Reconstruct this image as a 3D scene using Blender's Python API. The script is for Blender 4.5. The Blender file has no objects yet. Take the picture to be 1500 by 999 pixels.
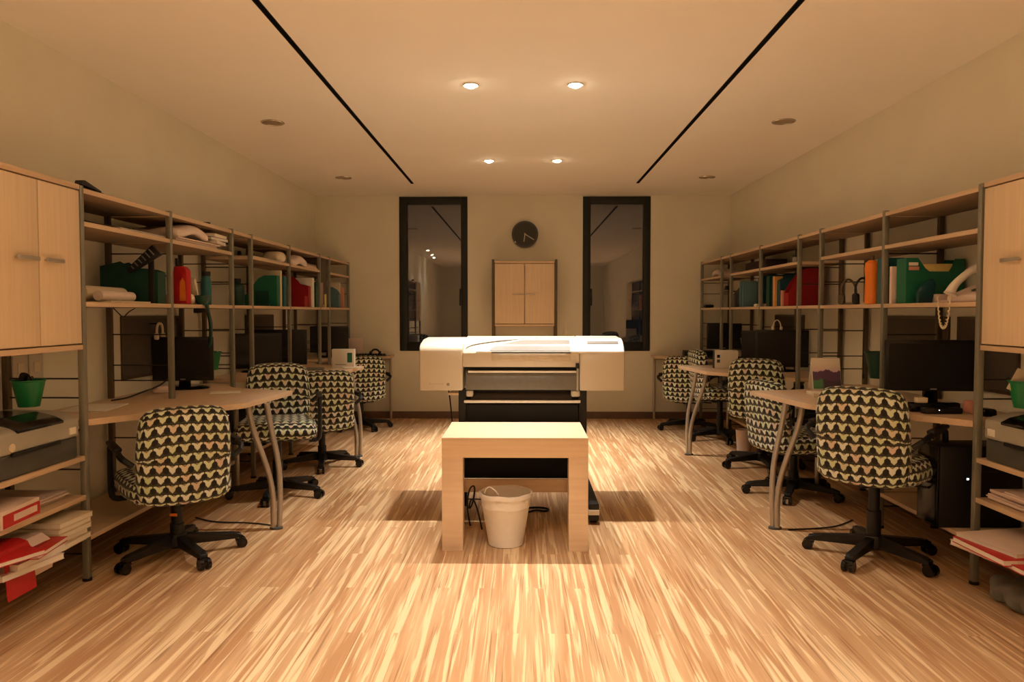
import bpy, bmesh, math, random
from mathutils import Vector, Matrix, Euler
random.seed(7)
PI = math.pi
SC = bpy.context.scene
COL = SC.collection
def R(a): return math.radians(a)

# ------------------------------------------------------------------ materials
def srgb(r, g, b):
    f = lambda c: (c/12.92 if c <= .04045 else ((c+.055)/1.055)**2.4)
    return (f(r/255), f(g/255), f(b/255), 1)
MATS = {}
def newmat(name):
    m = bpy.data.materials.new(name); m.use_nodes = True
    nt = m.node_tree; b = nt.nodes['Principled BSDF']
    return m, nt, b
def mat(name, rgb, rough=.5, metal=0., var=.08, scale=30., bump=0., coat=0., stretch=(1, 1, 1), trans=0, ior=1.45):
    """plain procedural material: base colour with a little noise in value and roughness"""
    if name in MATS: return MATS[name]
    m, nt, b = newmat(name); N = nt.nodes; L = nt.links
    c = srgb(*rgb)
    tc = N.new('ShaderNodeTexCoord'); mp = N.new('ShaderNodeMapping'); mp.inputs['Scale'].default_value = stretch
    L.new(tc.outputs['Object'], mp.inputs['Vector'])
    no = N.new('ShaderNodeTexNoise'); no.inputs['Scale'].default_value = scale; no.inputs['Detail'].default_value = 4
    L.new(mp.outputs['Vector'], no.inputs['Vector'])
    rp = N.new('ShaderNodeValToRGB')
    rp.color_ramp.elements[0].position = .3; rp.color_ramp.elements[1].position = .7
    rp.color_ramp.elements[0].color = tuple(x*(1-var) for x in c[:3])+(1,)
    rp.color_ramp.elements[1].color = tuple(min(1, x*(1+var)) for x in c[:3])+(1,)
    L.new(no.outputs['Fac'], rp.inputs['Fac']); L.new(rp.outputs['Color'], b.inputs['Base Color'])
    b.inputs['Roughness'].default_value = rough; b.inputs['Metallic'].default_value = metal
    b.inputs['Coat Weight'].default_value = coat
    b.inputs['Transmission Weight'].default_value = trans; b.inputs['IOR'].default_value = ior
    if bump:
        bp = N.new('ShaderNodeBump'); bp.inputs['Strength'].default_value = bump; bp.inputs['Distance'].default_value = .002
        L.new(no.outputs['Fac'], bp.inputs['Height']); L.new(bp.outputs['Normal'], b.inputs['Normal'])
    MATS[name] = m
    return m
def mth(nt, op, a, b=None, c=None):
    n = nt.nodes.new('ShaderNodeMath'); n.operation = op
    for i, v in enumerate((a, b, c)):
        if v is None: continue
        if isinstance(v, (int, float)): n.inputs[i].default_value = v
        else: nt.links.new(v, n.inputs[i])
    return n.outputs[0]
def mixc(nt, fac, a, b):
    n = nt.nodes.new('ShaderNodeMix'); n.data_type = 'RGBA'
    for s, v in ((n.inputs[0], fac), (n.inputs[6], a), (n.inputs[7], b)):
        if isinstance(v, (int, float, tuple)): s.default_value = v
        else: nt.links.new(v, s)
    return n.outputs[2]
def noise(nt, vec, scale, detail=3, dist=0., rough=.5):
    n = nt.nodes.new('ShaderNodeTexNoise'); n.inputs['Scale'].default_value = scale
    n.inputs['Detail'].default_value = detail; n.inputs['Distortion'].default_value = dist; n.inputs['Roughness'].default_value = rough
    nt.links.new(vec, n.inputs['Vector']); return n.outputs['Fac']
def mapping(nt, scale=(1, 1, 1), loc=(0, 0, 0), kind='Object'):
    tc = nt.nodes.new('ShaderNodeTexCoord'); mp = nt.nodes.new('ShaderNodeMapping')
    mp.inputs['Scale'].default_value = scale; mp.inputs['Location'].default_value = loc
    nt.links.new(tc.outputs[kind], mp.inputs['Vector']); return mp.outputs['Vector']
def ramp(nt, fac, p0, p1):
    n = nt.nodes.new('ShaderNodeMapRange'); n.interpolation_type = 'SMOOTHSTEP'
    n.inputs['From Min'].default_value = p0; n.inputs['From Max'].default_value = p1
    nt.links.new(fac, n.inputs['Value']); return n.outputs['Result']

def mat_floor():
    m, nt, b = newmat('strand_wood_floor')
    v1 = mapping(nt, (34, 1.15, 1)); v2 = mapping(nt, (70, 1.9, 1), (3, 1, 0)); v3 = mapping(nt, (100, 1.7, 1), (7, 4, 0)); v4 = mapping(nt, (9, .8, 1), (1, 9, 0))
    br = nt.nodes.new('ShaderNodeTexBrick'); br.inputs['Scale'].default_value = 1
    br.inputs['Brick Width'].default_value = .92; br.inputs['Row Height'].default_value = .096; br.inputs['Mortar Size'].default_value = .0012
    br.inputs['Color1'].default_value = (.30, .30, .30, 1); br.inputs['Color2'].default_value = (.70, .70, .70, 1); br.inputs['Mortar'].default_value = (.35, .35, .35, 1)
    tc = nt.nodes.new('ShaderNodeTexCoord'); mp = nt.nodes.new('ShaderNodeMapping'); mp.inputs['Rotation'].default_value = (0, 0, R(90))
    nt.links.new(tc.outputs['Object'], mp.inputs['Vector']); nt.links.new(mp.outputs['Vector'], br.inputs['Vector'])
    # each strip shifts the strand pattern a little
    sh = nt.nodes.new('ShaderNodeVectorMath'); sh.operation = 'MULTIPLY_ADD'
    nt.links.new(br.outputs['Color'], sh.inputs[0]); sh.inputs[1].default_value = (0, 3, 0); nt.links.new(v1, sh.inputs[2])
    s1 = ramp(nt, noise(nt, sh.outputs[0], 1, 2.5, .8), .52, .60)
    s2 = ramp(nt, noise(nt, v2, 1, 2, .4), .53, .63)
    d1 = ramp(nt, noise(nt, v3, 1, 2, .3), .59, .69)
    t1 = noise(nt, v4, 1, 2, .5)
    base = mixc(nt, ramp(nt, t1, .35, .65), srgb(180, 134, 92), srgb(198, 158, 116))
    base = mixc(nt, mth(nt, 'MULTIPLY', s2, .42), base, srgb(222, 186, 142))
    base = mixc(nt, mth(nt, 'MULTIPLY', s1, .66), base, srgb(240, 210, 164))
    base = mixc(nt, mth(nt, 'MULTIPLY', d1, .6), base, srgb(128, 84, 54))
    sep = nt.nodes.new('ShaderNodeSeparateColor'); nt.links.new(br.outputs['Color'], sep.inputs[0])
    f = mth(nt, 'MULTIPLY_ADD', sep.outputs[0], .14, .93)
    hv = nt.nodes.new('ShaderNodeHueSaturation'); nt.links.new(base, hv.inputs['Color']); nt.links.new(f, hv.inputs['Value'])
    nt.links.new(hv.outputs['Color'], b.inputs['Base Color'])
    b.inputs['Roughness'].default_value = .42; b.inputs['Specular IOR Level'].default_value = .35
    return m
def mat_laminate(name, c0, c1, rough=.45, axis='z'):
    if name in MATS: return MATS[name]
    m, nt, b = newmat(name)
    sc = {'z': (60, 60, 2.2), 'x': (2.2, 60, 60), 'y': (60, 2.2, 60)}[axis]
    f = noise(nt, mapping(nt, sc), 1, 4, .3)
    g = noise(nt, mapping(nt, (2, 2, 2)), 1.5, 2)
    c = mixc(nt, ramp(nt, f, .3, .7), srgb(*c0), srgb(*c1))
    c = mixc(nt, mth(nt, 'MULTIPLY', g, .25), c, srgb(*[max(0, x-14) for x in c0]))
    nt.links.new(c, b.inputs['Base Color']); b.inputs['Roughness'].default_value = rough
    MATS[name] = m; return m
def mat_fabric():
    """rows of pale downward-pointing petals between dark dots on a dark olive ground, laid out in UV metres"""
    m, nt, b = newmat('patterned_chair_fabric')
    uv = nt.nodes.new('ShaderNodeTexCoord'); sp = nt.nodes.new('ShaderNodeSeparateXYZ'); nt.links.new(uv.outputs['UV'], sp.inputs[0])
    wob = noise(nt, mapping(nt, (9, 9, 9)), 1, 2)
    U = mth(nt, 'DIVIDE', sp.outputs[0], .052)
    V = mth(nt, 'ADD', mth(nt, 'DIVIDE', sp.outputs[1], .0475), mth(nt, 'MULTIPLY', mth(nt, 'SUBTRACT', wob, .5), .5))
    row = mth(nt, 'FLOOR', V); U = mth(nt, 'ADD', U, mth(nt, 'MULTIPLY', mth(nt, 'MODULO', row, 2), .12))
    fu = mth(nt, 'FRACT', U); fv = mth(nt, 'FRACT', V); cu = mth(nt, 'FLOOR', U)
    du = mth(nt, 'ABSOLUTE', mth(nt, 'SUBTRACT', fu, .5))
    # petal: width grows with height; notch at the top centre makes the heart
    wid = mth(nt, 'MULTIPLY', mth(nt, 'SUBTRACT', fv, .12), .86)
    inside = ramp(nt, mth(nt, 'SUBTRACT', wid, du), -.03, .05)
    notch = ramp(nt, mth(nt, 'SUBTRACT', mth(nt, 'ADD', .74, mth(nt, 'MULTIPLY', du, .9)), fv), -.04, .04)
    petal = mth(nt, 'MULTIPLY', inside, notch)
    petal = mth(nt, 'MULTIPLY', petal, ramp(nt, mth(nt, 'SUBTRACT', .455, du), -.02, .03))
    # mid-tone chevron band joining the petals
    mid = mth(nt, 'MULTIPLY', ramp(nt, mth(nt, 'SUBTRACT', mth(nt, 'SUBTRACT', 1.02, mth(nt, 'MULTIPLY', du, .7)), fv), 0, .06), ramp(nt, fv, .40, .52))
    # dark dot between petals
    dd = mth(nt, 'SUBTRACT', .5, du)
    r2 = mth(nt, 'SQRT', mth(nt, 'ADD', mth(nt, 'POWER', dd, 2), mth(nt, 'POWER', mth(nt, 'MULTIPLY', mth(nt, 'SUBTRACT', fv, .46), .78), 2)))
    dot = ramp(nt, mth(nt, 'SUBTRACT', .27, r2), -.02, .04)
    wn = nt.nodes.new('ShaderNodeTexWhiteNoise'); wn.noise_dimensions = '2D'
    cb = nt.nodes.new('ShaderNodeCombineXYZ'); nt.links.new(cu, cb.inputs[0]); nt.links.new(row, cb.inputs[1]); nt.links.new(cb.outputs[0], wn.inputs['Vector'])
    cr = nt.nodes.new('ShaderNodeValToRGB'); e = cr.color_ramp.elements
    e[0].position = 0; e[0].color = srgb(222, 228, 200); e[1].position = 1; e[1].color = srgb(224, 216, 190)
    for p, c in ((.3, srgb(204, 218, 176)), (.5, srgb(232, 236, 226)), (.72, srgb(206, 214, 176)), (.95, srgb(218, 196, 180))):
        x = e.new(p); x.color = c
    nt.links.new(wn.outputs['Value'], cr.inputs['Fac'])
    col = mixc(nt, mth(nt, 'MULTIPLY', mid, .85), srgb(62, 60, 46), srgb(150, 146, 112))
    col = mixc(nt, petal, col, cr.outputs['Color'])
    col = mixc(nt, dot, col, srgb(26, 24, 24))
    gap = ramp(nt, mth(nt, 'ABSOLUTE', mth(nt, 'SUBTRACT', fv, .5)), .43, .49)
    col = mixc(nt, gap, col, srgb(40, 36, 28))
    nt.links.new(col, b.inputs['Base Color']); b.inputs['Roughness'].default_value = .85
    b.inputs['Sheen Weight'].default_value = .15
    bp = nt.nodes.new('ShaderNodeBump'); bp.inputs['Strength'].default_value = .8; bp.inputs['Distance'].default_value = .006
    hh = mth(nt, 'SINE', mth(nt, 'MULTIPLY', fv, PI)); nt.links.new(hh, bp.inputs['Height']); nt.links.new(bp.outputs['Normal'], b.inputs['Normal'])
    return m
def mat_emit(name, rgb, s):
    m, nt, b = newmat(name)
    b.inputs['Base Color'].default_value = (.8, .8, .8, 1)
    b.inputs['Emission Color'].default_value = rgb+(1,); b.inputs['Emission Strength'].default_value = s
    return m
def mat_landscape():
    """a printed picture: pale pink sky, purple hills, green foreground"""
    m, nt, b = newmat('landscape_print')
    tc = nt.nodes.new('ShaderNodeTexCoord'); sp = nt.nodes.new('ShaderNodeSeparateXYZ'); nt.links.new(tc.outputs['UV'], sp.inputs[0])
    n1 = noise(nt, mapping(nt, (3, .01, 1), kind='UV'), 1, 3)
    h = mth(nt, 'ADD', .38, mth(nt, 'MULTIPLY', n1, .42))
    hill = ramp(nt, mth(nt, 'SUBTRACT', h, sp.outputs[1]), 0, .03)
    sky = mixc(nt, ramp(nt, sp.outputs[1], .4, .9), srgb(214, 176, 190), srgb(232, 222, 204))
    col = mixc(nt, hill, sky, srgb(98, 70, 104))
    g2 = mth(nt, 'ADD', .16, mth(nt, 'MULTIPLY', noise(nt, mapping(nt, (2, .01, 1), (5, 0, 0), 'UV'), 1, 2), .3))
    fg = ramp(nt, mth(nt, 'SUBTRACT', g2, sp.outputs[1]), 0, .05)
    fgc = mixc(nt, ramp(nt, sp.outputs[0], .3, .42), srgb(84, 138, 96), srgb(74, 62, 78))
    col = mixc(nt, fg, col, fgc)
    nt.links.new(col, b.inputs['Base Color']); b.inputs['Roughness'].default_value = .4
    return m

M_FLOOR = mat_floor()
M_WALL = mat('wall_paint', (228, 223, 204), .9, var=.025, scale=3)
M_CEIL = mat('ceiling_paint', (244, 238, 228), .92, var=.012, scale=2)
M_BASE = mat('baseboard_brown', (112, 88, 72), .5, var=.08, scale=12)
M_WOODV = mat_laminate('maple_laminate_upright', (222, 197, 164), (230, 206, 174), .42, 'z')
M_WOODY = mat_laminate('maple_laminate_shelf', (204, 176, 144), (214, 187, 155), .45, 'y')
M_WOODX = mat_laminate('maple_laminate_cross', (222, 192, 158), (230, 202, 168), .42, 'x')
M_UNDER = mat_laminate('brown_board_underside', (136, 112, 88), (148, 122, 96), .6, 'y')  # darker brown than the shelf laminate, for downward faces
M_POST = mat('grey_metal_post', (134, 132, 120), .42, .35, .05, 20)
M_POSTD = mat('bronze_metal_post', (96, 84, 66), .45, .4, .05, 20)
M_RUNG = mat('dark_steel_wire', (52, 46, 40), .45, .5)
M_TUBE = mat('satin_steel_tube', (176, 166, 152), .34, .55, .04, 15)
M_BLK = mat('black_plastic', (17, 17, 17), .5, var=.1)
M_BLKG = mat('gloss_black_plastic', (14, 14, 15), .16, var=.1)
M_SCRN = mat('dark_screen', (9, 9, 10), .42, var=.1)
M_FAB = mat_fabric()
M_FRAME = mat('dark_window_frame', (22, 27, 24), .55, 0, .1)
M_PWHITE = mat('printer_off_white', (204, 194, 176), .38, var=.015, scale=6)
M_PGLOSS = mat('printer_gloss_white', (240, 236, 230), .14, var=.01, coat=.5)
M_PGREY = mat('printer_mid_grey', (126, 120, 112), .3, var=.03, scale=10)
M_PDGREY = mat('printer_dark_grey', (74, 74, 70), .4, var=.04)
M_SILV = mat('printer_silver_grey', (168, 164, 152), .35, .1, .03, 12)
M_PAPER = mat('paper_white', (230, 222, 208), .8, var=.03, scale=12)
M_PAPER2 = mat('paper_cream', (220, 206, 180), .8, var=.05, scale=12)
M_PAPERP = mat('paper_pinkish', (226, 204, 192), .8, var=.04, scale=12)
M_RED = mat('red_card', (190, 30, 34), .4, var=.08)
M_DRED = mat('dark_red_card', (150, 18, 24), .45, var=.06)
M_GREEN = mat('green_plastic', (20, 118, 66), .4, var=.06)
M_DGREEN = mat('dark_green_plastic', (14, 62, 50), .4, var=.08)
M_TGREEN = mat('file_green', (26, 104, 78), .45, var=.06)
M_TEAL = mat('teal_plastic', (32, 98, 106), .4, var=.06)
M_DTEAL = mat('dark_teal_plastic', (18, 66, 76), .4, var=.06)
M_BLUEG = mat('blue_grey_card', (88, 120, 132), .5, var=.05)
M_ORANGE = mat('orange_plastic', (236, 130, 40), .4, var=.05)
M_YEL = mat('pale_yellow_card', (232, 208, 130), .6, var=.05)
M_PINK = mat('pink_card', (214, 150, 130), .6, var=.05)
M_BOARD = mat('dark_grey_felt_board', (86, 80, 72), .95, var=.08, scale=60, bump=.3)
M_LINER = mat('white_bin_plastic', (236, 228, 216), .45, var=.02)
M_CLOTH = mat('pale_cloth', (226, 208, 196), .9, var=.05, scale=40, bump=.4)
M_CABLE = mat('black_cable', (18, 17, 16), .5)
M_GREYF = mat('grey_bundle', (120, 120, 116), .7)
M_CLOCK = mat('clock_face_dark', (54, 54, 48), .5, var=.04)
M_CHROME = mat('chrome', (200, 196, 186), .2, .9, .02)
M_GLASS = mat('window_glass', (255, 255, 255), .0, var=0, trans=1, ior=1.9)
M_BULB = mat_emit('lamp_glow', (1., .80, .55), 60)
M_LED = mat_emit('white_led', (1, 1, .95), 3)
M_OFF = mat('unlit_lamp_glass', (150, 130, 104), .35)
M_SLOT = mat('black_slot', (10, 9, 8), .7)
M_LAND = mat_landscape()

# ------------------------------------------------------------------ mesh builder
class MB:
    def __init__(s): s.bm = bmesh.new(); s.uv = None
    def _tf(s, vs, rot, c):
        m = Matrix.Translation(Vector(c))
        if rot: m = m @ Euler([R(a) for a in rot]).to_matrix().to_4x4()
        bmesh.ops.transform(s.bm, matrix=m, verts=vs)
    def box(s, c, d, rot=None, bev=0., seg=2, taper=None):
        r = bmesh.ops.create_cube(s.bm, size=1); vs = r['verts']
        for v in vs:
            k = 1
            if taper and v.co.z > 0: k = taper
            v.co = Vector((v.co.x*d[0]*k, v.co.y*d[1]*k, v.co.z*d[2]))
        if bev:
            es = list({e for v in vs for e in v.link_edges})
            o = bmesh.ops.bevel(s.bm, geom=es, offset=min(bev, min(d)*.49), segments=seg, affect='EDGES', profile=.5)
            vs = list({v for f in o['faces'] for v in f.verts} | {v for v in vs if v.is_valid})
        s._tf(vs, rot, c); return s
    def b2(s, a, b, bev=0., seg=2):
        c = [(x+y)/2 for x, y in zip(a, b)]; d = [abs(x-y) for x, y in zip(a, b)]
        return s.box(c, d, None, bev, seg)
    def cyl(s, p0, p1, r, r2=None, n=20):
        p0 = Vector(p0); p1 = Vector(p1); d = p1-p0
        o = bmesh.ops.create_cone(s.bm, cap_ends=True, segments=n, radius1=r, radius2=r if r2 is None else r2, depth=d.length)
        m = Matrix.Translation((p0+p1)/2) @ d.to_track_quat('Z', 'Y').to_matrix().to_4x4()
        bmesh.ops.transform(s.bm, matrix=m, verts=o['verts']); return s
    def tube(s, pts, r, n=8, smooth=0):
        P = [Vector(p) for p in pts]
        for _ in range(smooth):
            Q = [P[0]]
            for a, b in zip(P, P[1:]): Q += [a*.75+b*.25, a*.25+b*.75]
            Q.append(P[-1]); P = Q
        rings = []; up = None
        for i, p in enumerate(P):
            t = (P[min(i+1, len(P)-1)]-P[max(i-1, 0)]).normalized()
            if up is None:
                up = Vector((0, 0, 1)) if abs(t.z) < .9 else Vector((1, 0, 0))
            a = t.cross(up).normalized(); up = a.cross(t).normalized()
            rr = r(i/(len(P)-1)) if callable(r) else r
            rings.append([s.bm.verts.new(p+a*rr*math.cos(k*2*PI/n)+up*rr*math.sin(k*2*PI/n)) for k in range(n)])
        for A, B in zip(rings, rings[1:]):
            for k in range(n): s.bm.faces.new((A[k], A[(k+1) % n], B[(k+1) % n], B[k]))
        s.bm.faces.new(rings[0][::-1]); s.bm.faces.new(rings[-1]); return s
    def lathe(s, prof, c=(0, 0, 0), n=28, sx=1., sy=1., close=False):
        rings = []
        for r, z in prof:
            rings.append([s.bm.verts.new((c[0]+sx*r*math.cos(k*2*PI/n), c[1]+sy*r*math.sin(k*2*PI/n), c[2]+z)) for k in range(n)])
        for A, B in zip(rings, rings[1:]):
            for k in range(n): s.bm.faces.new((A[k], A[(k+1) % n], B[(k+1) % n], B[k]))
        if prof[0][0] > 1e-5: s.bm.faces.new(rings[0][::-1])
        if prof[-1][0] > 1e-5: s.bm.faces.new(rings[-1])
        return s
    def prism(s, poly, a, b, ax='z', bev=0., seg=2):
        def P(u, v, w): return {'z': (u, v, w), 'x': (w, u, v), 'y': (u, w, v)}[ax]
        A = [s.bm.verts.new(P(u, v, a)) for u, v in poly]; B = [s.bm.verts.new(P(u, v, b)) for u, v in poly]
        n = len(poly); fs = [s.bm.faces.new(A[::-1]), s.bm.faces.new(B)]
        for k in range(n): fs.append(s.bm.faces.new((A[k], A[(k+1) % n], B[(k+1) % n], B[k])))
        if bev:
            es = list({e for f in fs for e in f.edges})
            bmesh.ops.bevel(s.bm, geom=es, offset=bev, segments=seg, affect='EDGES', profile=.5)
        return s
    def rbox(s, c, d, r, n=10, deform=None, rot=None, pattern=True):
        """rounded, softly padded box; UVs in metres by dominant direction"""
        tb = bmesh.new(); uvl = tb.loops.layers.uv.verify()
        bmesh.ops.create_cube(tb, size=2)
        bmesh.ops.subdivide_edges(tb, edges=tb.edges[:], cuts=n, use_grid_fill=True)
        vs = tb.verts[:]
        h = Vector(d)/2; rr = min(r, min(h)*.98)
        for f in tb.faces:
            nn = f.normal; f.normal_update(); nn = f.normal
            ax = max(range(3), key=lambda i: abs(nn[i]))
            for l in f.loops:
                p = Vector((l.vert.co.x*h.x, l.vert.co.y*h.y, l.vert.co.z*h.z))
                if ax == 1: l[uvl].uv = (p.x*(1 if nn.y < 0 else -1)+.5, p.z+.5)
                elif ax == 0: l[uvl].uv = ((h.x+p.y+h.y)*(1 if nn.x > 0 else -1)+.5, p.z+.5)
                else: l[uvl].uv = (p.x+.5, (h.z+(p.y+h.y)*(1 if nn.z > 0 else -1))+.5)
        for v in vs:
            p = Vector((v.co.x*h.x, v.co.y*h.y, v.co.z*h.z))
            q = Vector([max(-(h[i]-rr), min(h[i]-rr, p[i])) for i in range(3)])
            dv = p-q
            if dv.length > 1e-9: p = q+dv.normalized()*rr
            v.co = deform(p) if deform else p
        m4 = Matrix.Translation(Vector(c))
        if rot: m4 = m4 @ Euler([R(a) for a in rot]).to_matrix().to_4x4()
        bmesh.ops.transform(tb, matrix=m4, verts=tb.verts[:])
        me = bpy.data.meshes.new('tmp'); tb.to_mesh(me); tb.free(); s.bm.from_mesh(me); bpy.data.meshes.remove(me)
        return s
    def build(s, name, m, parent=None, label=None, smooth=None, keep=False, world=True):
        bm = s.bm
        bmesh.ops.recalc_face_normals(bm, faces=bm.faces)
        loc = Vector((0, 0, 0))
        if parent is None and not keep:
            xs = [v.co.x for v in bm.verts]; ys = [v.co.y for v in bm.verts]; zs = [v.co.z for v in bm.verts]
            loc = Vector(((min(xs)+max(xs))/2, (min(ys)+max(ys))/2, min(zs)))
        elif parent is not None and world:
            p = parent
            while p is not None: loc = loc+p.location; p = p.parent
        bmesh.ops.translate(bm, vec=-loc, verts=bm.verts)
        me = bpy.data.meshes.new(name); bm.to_mesh(me); bm.free()
        for mm in (m if isinstance(m, (list, tuple)) else [m]): me.materials.append(mm)
        o = bpy.data.objects.new(name, me); COL.objects.link(o)
        if parent is None: o.location = loc
        else: o.parent = parent
        ang = 35 if smooth is None else smooth
        if ang:
            for p in me.polygons: p.use_smooth = True
            me.set_sharp_from_angle(angle=R(ang))
        if label: o['label'] = label
        return o
def tag(o, label, cat, group=None, kind=None):
    o['label'] = label; o['category'] = cat
    if group: o['group'] = group
    if kind: o['kind'] = kind
    return o
def root(name, loc, label, cat, rz=0, group=None):
    o = bpy.data.objects.new(name, None); COL.objects.link(o); o.empty_display_size = .1
    o.location = loc; o.rotation_euler.z = R(rz)
    return tag(o, label, cat, group)
def struct(name, mb, m):
    o = mb.build(name, m, keep=True, smooth=0); o['kind'] = 'structure'; return o
def dup(o, parent=None):
    c = o.copy(); COL.objects.link(c); c.parent = parent
    for ch in list(o.children): dup(ch, c)
    return c

# ------------------------------------------------------------------ room shell
WX, YB, YF, HC = 2.32, 8.44, -4.6, 2.5
struct('floor', MB().b2((-WX-.1, YF-.1, -.05), (WX+.1, YB+.15, 0)), M_FLOOR)
# ceiling, with two long narrow slots left open
SL = (-1.128, -1.098); SR = (1.148, 1.178); SY = 7.65
mb = MB()
mb.b2((-WX-.1, YF-.1, HC), (SL[0], YB+.15, HC+.1)); mb.b2((SL[1], YF-.1, HC), (SR[0], YB+.15, HC+.1)); mb.b2((SR[1], YF-.1, HC), (WX+.1, YB+.15, HC+.1))
mb.b2((SL[0], SY, HC), (SL[1], YB+.15, HC+.1)); mb.b2((SR[0], SY, HC), (SR[1], YB+.15, HC+.1))
struct('ceiling', mb, M_CEIL)
for i, sl in enumerate((SL, SR)):
    m_ = MB()
    m_.b2((sl[0]-.004, YF, HC+.045), (sl[1]+.004, SY+.004, HC+.055))
    m_.b2((sl[0]-.0, YF, HC-.002), (sl[0]+.0035, SY, HC+.05)); m_.b2((sl[1]-.0035, YF, HC-.002), (sl[1], SY, HC+.05)); m_.b2((sl[0], SY-.004, HC-.002), (sl[1], SY, HC+.05))
    struct('trim_%d' % (i+1), m_, M_SLOT)
struct('wall_left', MB().b2((-WX-.1, YF, 0), (-WX, YB, HC)), M_WALL)
struct('wall_right', MB().b2((WX, YF, 0), (WX+.1, YB, HC)), M_WALL)
struct('wall_front', MB().b2((-WX-.1, YF-.1, 0), (WX+.1, YF, HC)), M_WALL)
WIN = [(-1.378, -.612), (.676, 1.43)]; WZ = (.763, 2.487)
mb = MB(); T = YB+.15
for a, b in ((-WX-.1, WIN[0][0]), (WIN[0][1], WIN[1][0]), (WIN[1][1], WX+.1)): mb.b2((a, YB, 0), (b, T, HC))
for a, b in WIN:
    mb.b2((a, YB, 0), (b, T, WZ[0])); mb.b2((a, YB, WZ[1]), (b, T, HC))
struct('wall_back', mb, M_WALL)
struct('baseboard_back', MB().b2((-WX, YB-.012, 0), (WX, YB, .078)), M_BASE)
struct('baseboard_left', MB().b2((-WX, YF, 0), (-WX+.012, YB-.012, .078)), M_BASE)
struct('baseboard_right', MB().b2((WX-.012, YF, 0), (WX, YB-.012, .078)), M_BASE)
for i, (a, b) in enumerate(WIN):
    r = bpy.data.objects.new('window_%d' % (i+1), None); COL.objects.link(r); r.location = ((a+b)/2, YB+.05, WZ[0]); r['kind'] = 'structure'
    y0, y1 = YB-.012, YB+.07; fw = .075
    f = MB()
    f.b2((a, y0, WZ[0]), (a+fw+.012, y1, WZ[1]), .004); f.b2((b-fw, y0, WZ[0]), (b, y1, WZ[1]), .004)
    f.b2((a+fw, y0, WZ[1]-.082), (b-fw, y1, WZ[1]), .004); f.b2((a+fw, y0, WZ[0]), (b-fw, y1, WZ[0]+.10), .004)
    f.build('window_frame', M_FRAME, r)
    MB().b2((a+fw, YB+.03, WZ[0]+.09), (b-fw+.004, YB+.05, WZ[1]-.078)).build('glass_pane', M_GLASS, r, smooth=0)
    hx = (b-fw-.006) if i == 0 else (a+fw+.018)
    h = MB(); h.b2((hx-.012, y0-.012, 1.34), (hx+.012, y0, 1.46), .004); h.b2((hx-.008, y0-.045, 1.38), (hx+.008, y0-.012, 1.40), .003); h.b2((hx-.01, y0-.055, 1.27), (hx+.01, y0-.038, 1.41), .005)
    h.build('window_handle', M_BLK, r)

# a door and a pillar behind the viewpoint, seen mirrored in the window glass
d = bpy.data.objects.new('door_1', None); COL.objects.link(d); d.location = (-1.2, YF, 0); d['kind'] = 'structure'
MB().b2((-1.65, YF, 0), (-.75, YF+.04, 2.1), .004).build('door_panel', mat('white_door', (226, 222, 212), .5), d)
q = MB(); q.b2((-1.72, YF, 0), (-1.65, YF+.06, 2.17)); q.b2((-.75, YF, 0), (-.68, YF+.06, 2.17)); q.b2((-1.72, YF, 2.1), (-.68, YF+.06, 2.17)); q.build('door_frame', M_FRAME, d)
MB().tube([(-.83, YF+.04, 1.0), (-.83, YF+.09, 1.0), (-.95, YF+.09, 1.0)], .01).build('door_handle', M_CHROME, d)

# ------------------------------------------------------------------ ceiling lamps
def downlight(x, y, lit, label, power=0, group='recessed ceiling lamps', spot=None):
    r = root('recessed_ceiling_lamp', (x, y, HC), label, 'ceiling lamp', group=group)
    R0 = .045 if lit else .078
    rg = MB().lathe([(R0*.82, .0), (R0, 0), (R0*1.02, -.003), (R0*.98, -.007), (R0*.86, -.006), (R0*.82, -.001), (R0*.82, .0)], (x, y, HC))
    rg.build('trim_ring', M_CHROME if not lit else M_PWHITE, r)
    if lit: MB().lathe([(0, -.020), (R0*.35, -.018), (R0*.6, -.012), (R0*.72, -.003), (R0*.72, -.0005), (0, -.0005)], (x, y, HC), 24).build('bulb', M_BULB, r)
    else: MB().lathe([(0, -.004), (R0*.83, -.004), (R0*.83, -.0005), (0, -.0005)], (x, y, HC)).build('lens', M_OFF, r)
    if power:
        l = bpy.data.lights.new('downlight', 'SPOT'); l.energy = power; l.color = LCOL; l.spot_size = R(spot or SPOT); l.spot_blend = 1.0; l.shadow_soft_size = .022
        o = bpy.data.objects.new('downlight', l); COL.objects.link(o); o.location = (x, y, HC-.035)
LCOL = (1., .93, .83); SPOT = 84
PW = 114
lit = [(-.295, 4.35, 'left one of the nearer lit pair'), (.303, 4.35, 'right one of the nearer lit pair'),
       (-.285, 6.5, 'left one of the farther lit pair'), (.298, 6.5, 'right one of the farther lit pair')]
for x, y, t in lit: downlight(x, y, True, 'small glowing recessed ceiling lamp, '+t, PW if y < 5 else PW*1.65, spot=None if y < 5 else 82)
for x, y in ((-.295, 2.2), (.303, 2.2)): downlight(x, y, True, 'small glowing recessed ceiling lamp above and ahead of the viewer', PW*.9, 'lamps overhead')
for x, y in ((-.295, .05), (.303, .05)): downlight(x, y, True, 'small glowing recessed ceiling lamp right over the viewer', PW*2.8, 'lamps right over the viewer')
for x, y in ((-.295, -2.1), (.303, -2.1)): downlight(x, y, True, 'added unseen recessed ceiling lamp behind the viewer', PW*2.7, 'added fill lamps behind the viewer')  # added pair out of view, raises the bounced light in the room
for x, y in ((-1.98, 1.15), (-2.05, -.1), (-2.1, -.95)): downlight(x, y, True, 'small glowing recessed ceiling lamp by the left wall, mirrored in the left window', PW*.22, 'lamps by the left wall')
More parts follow.
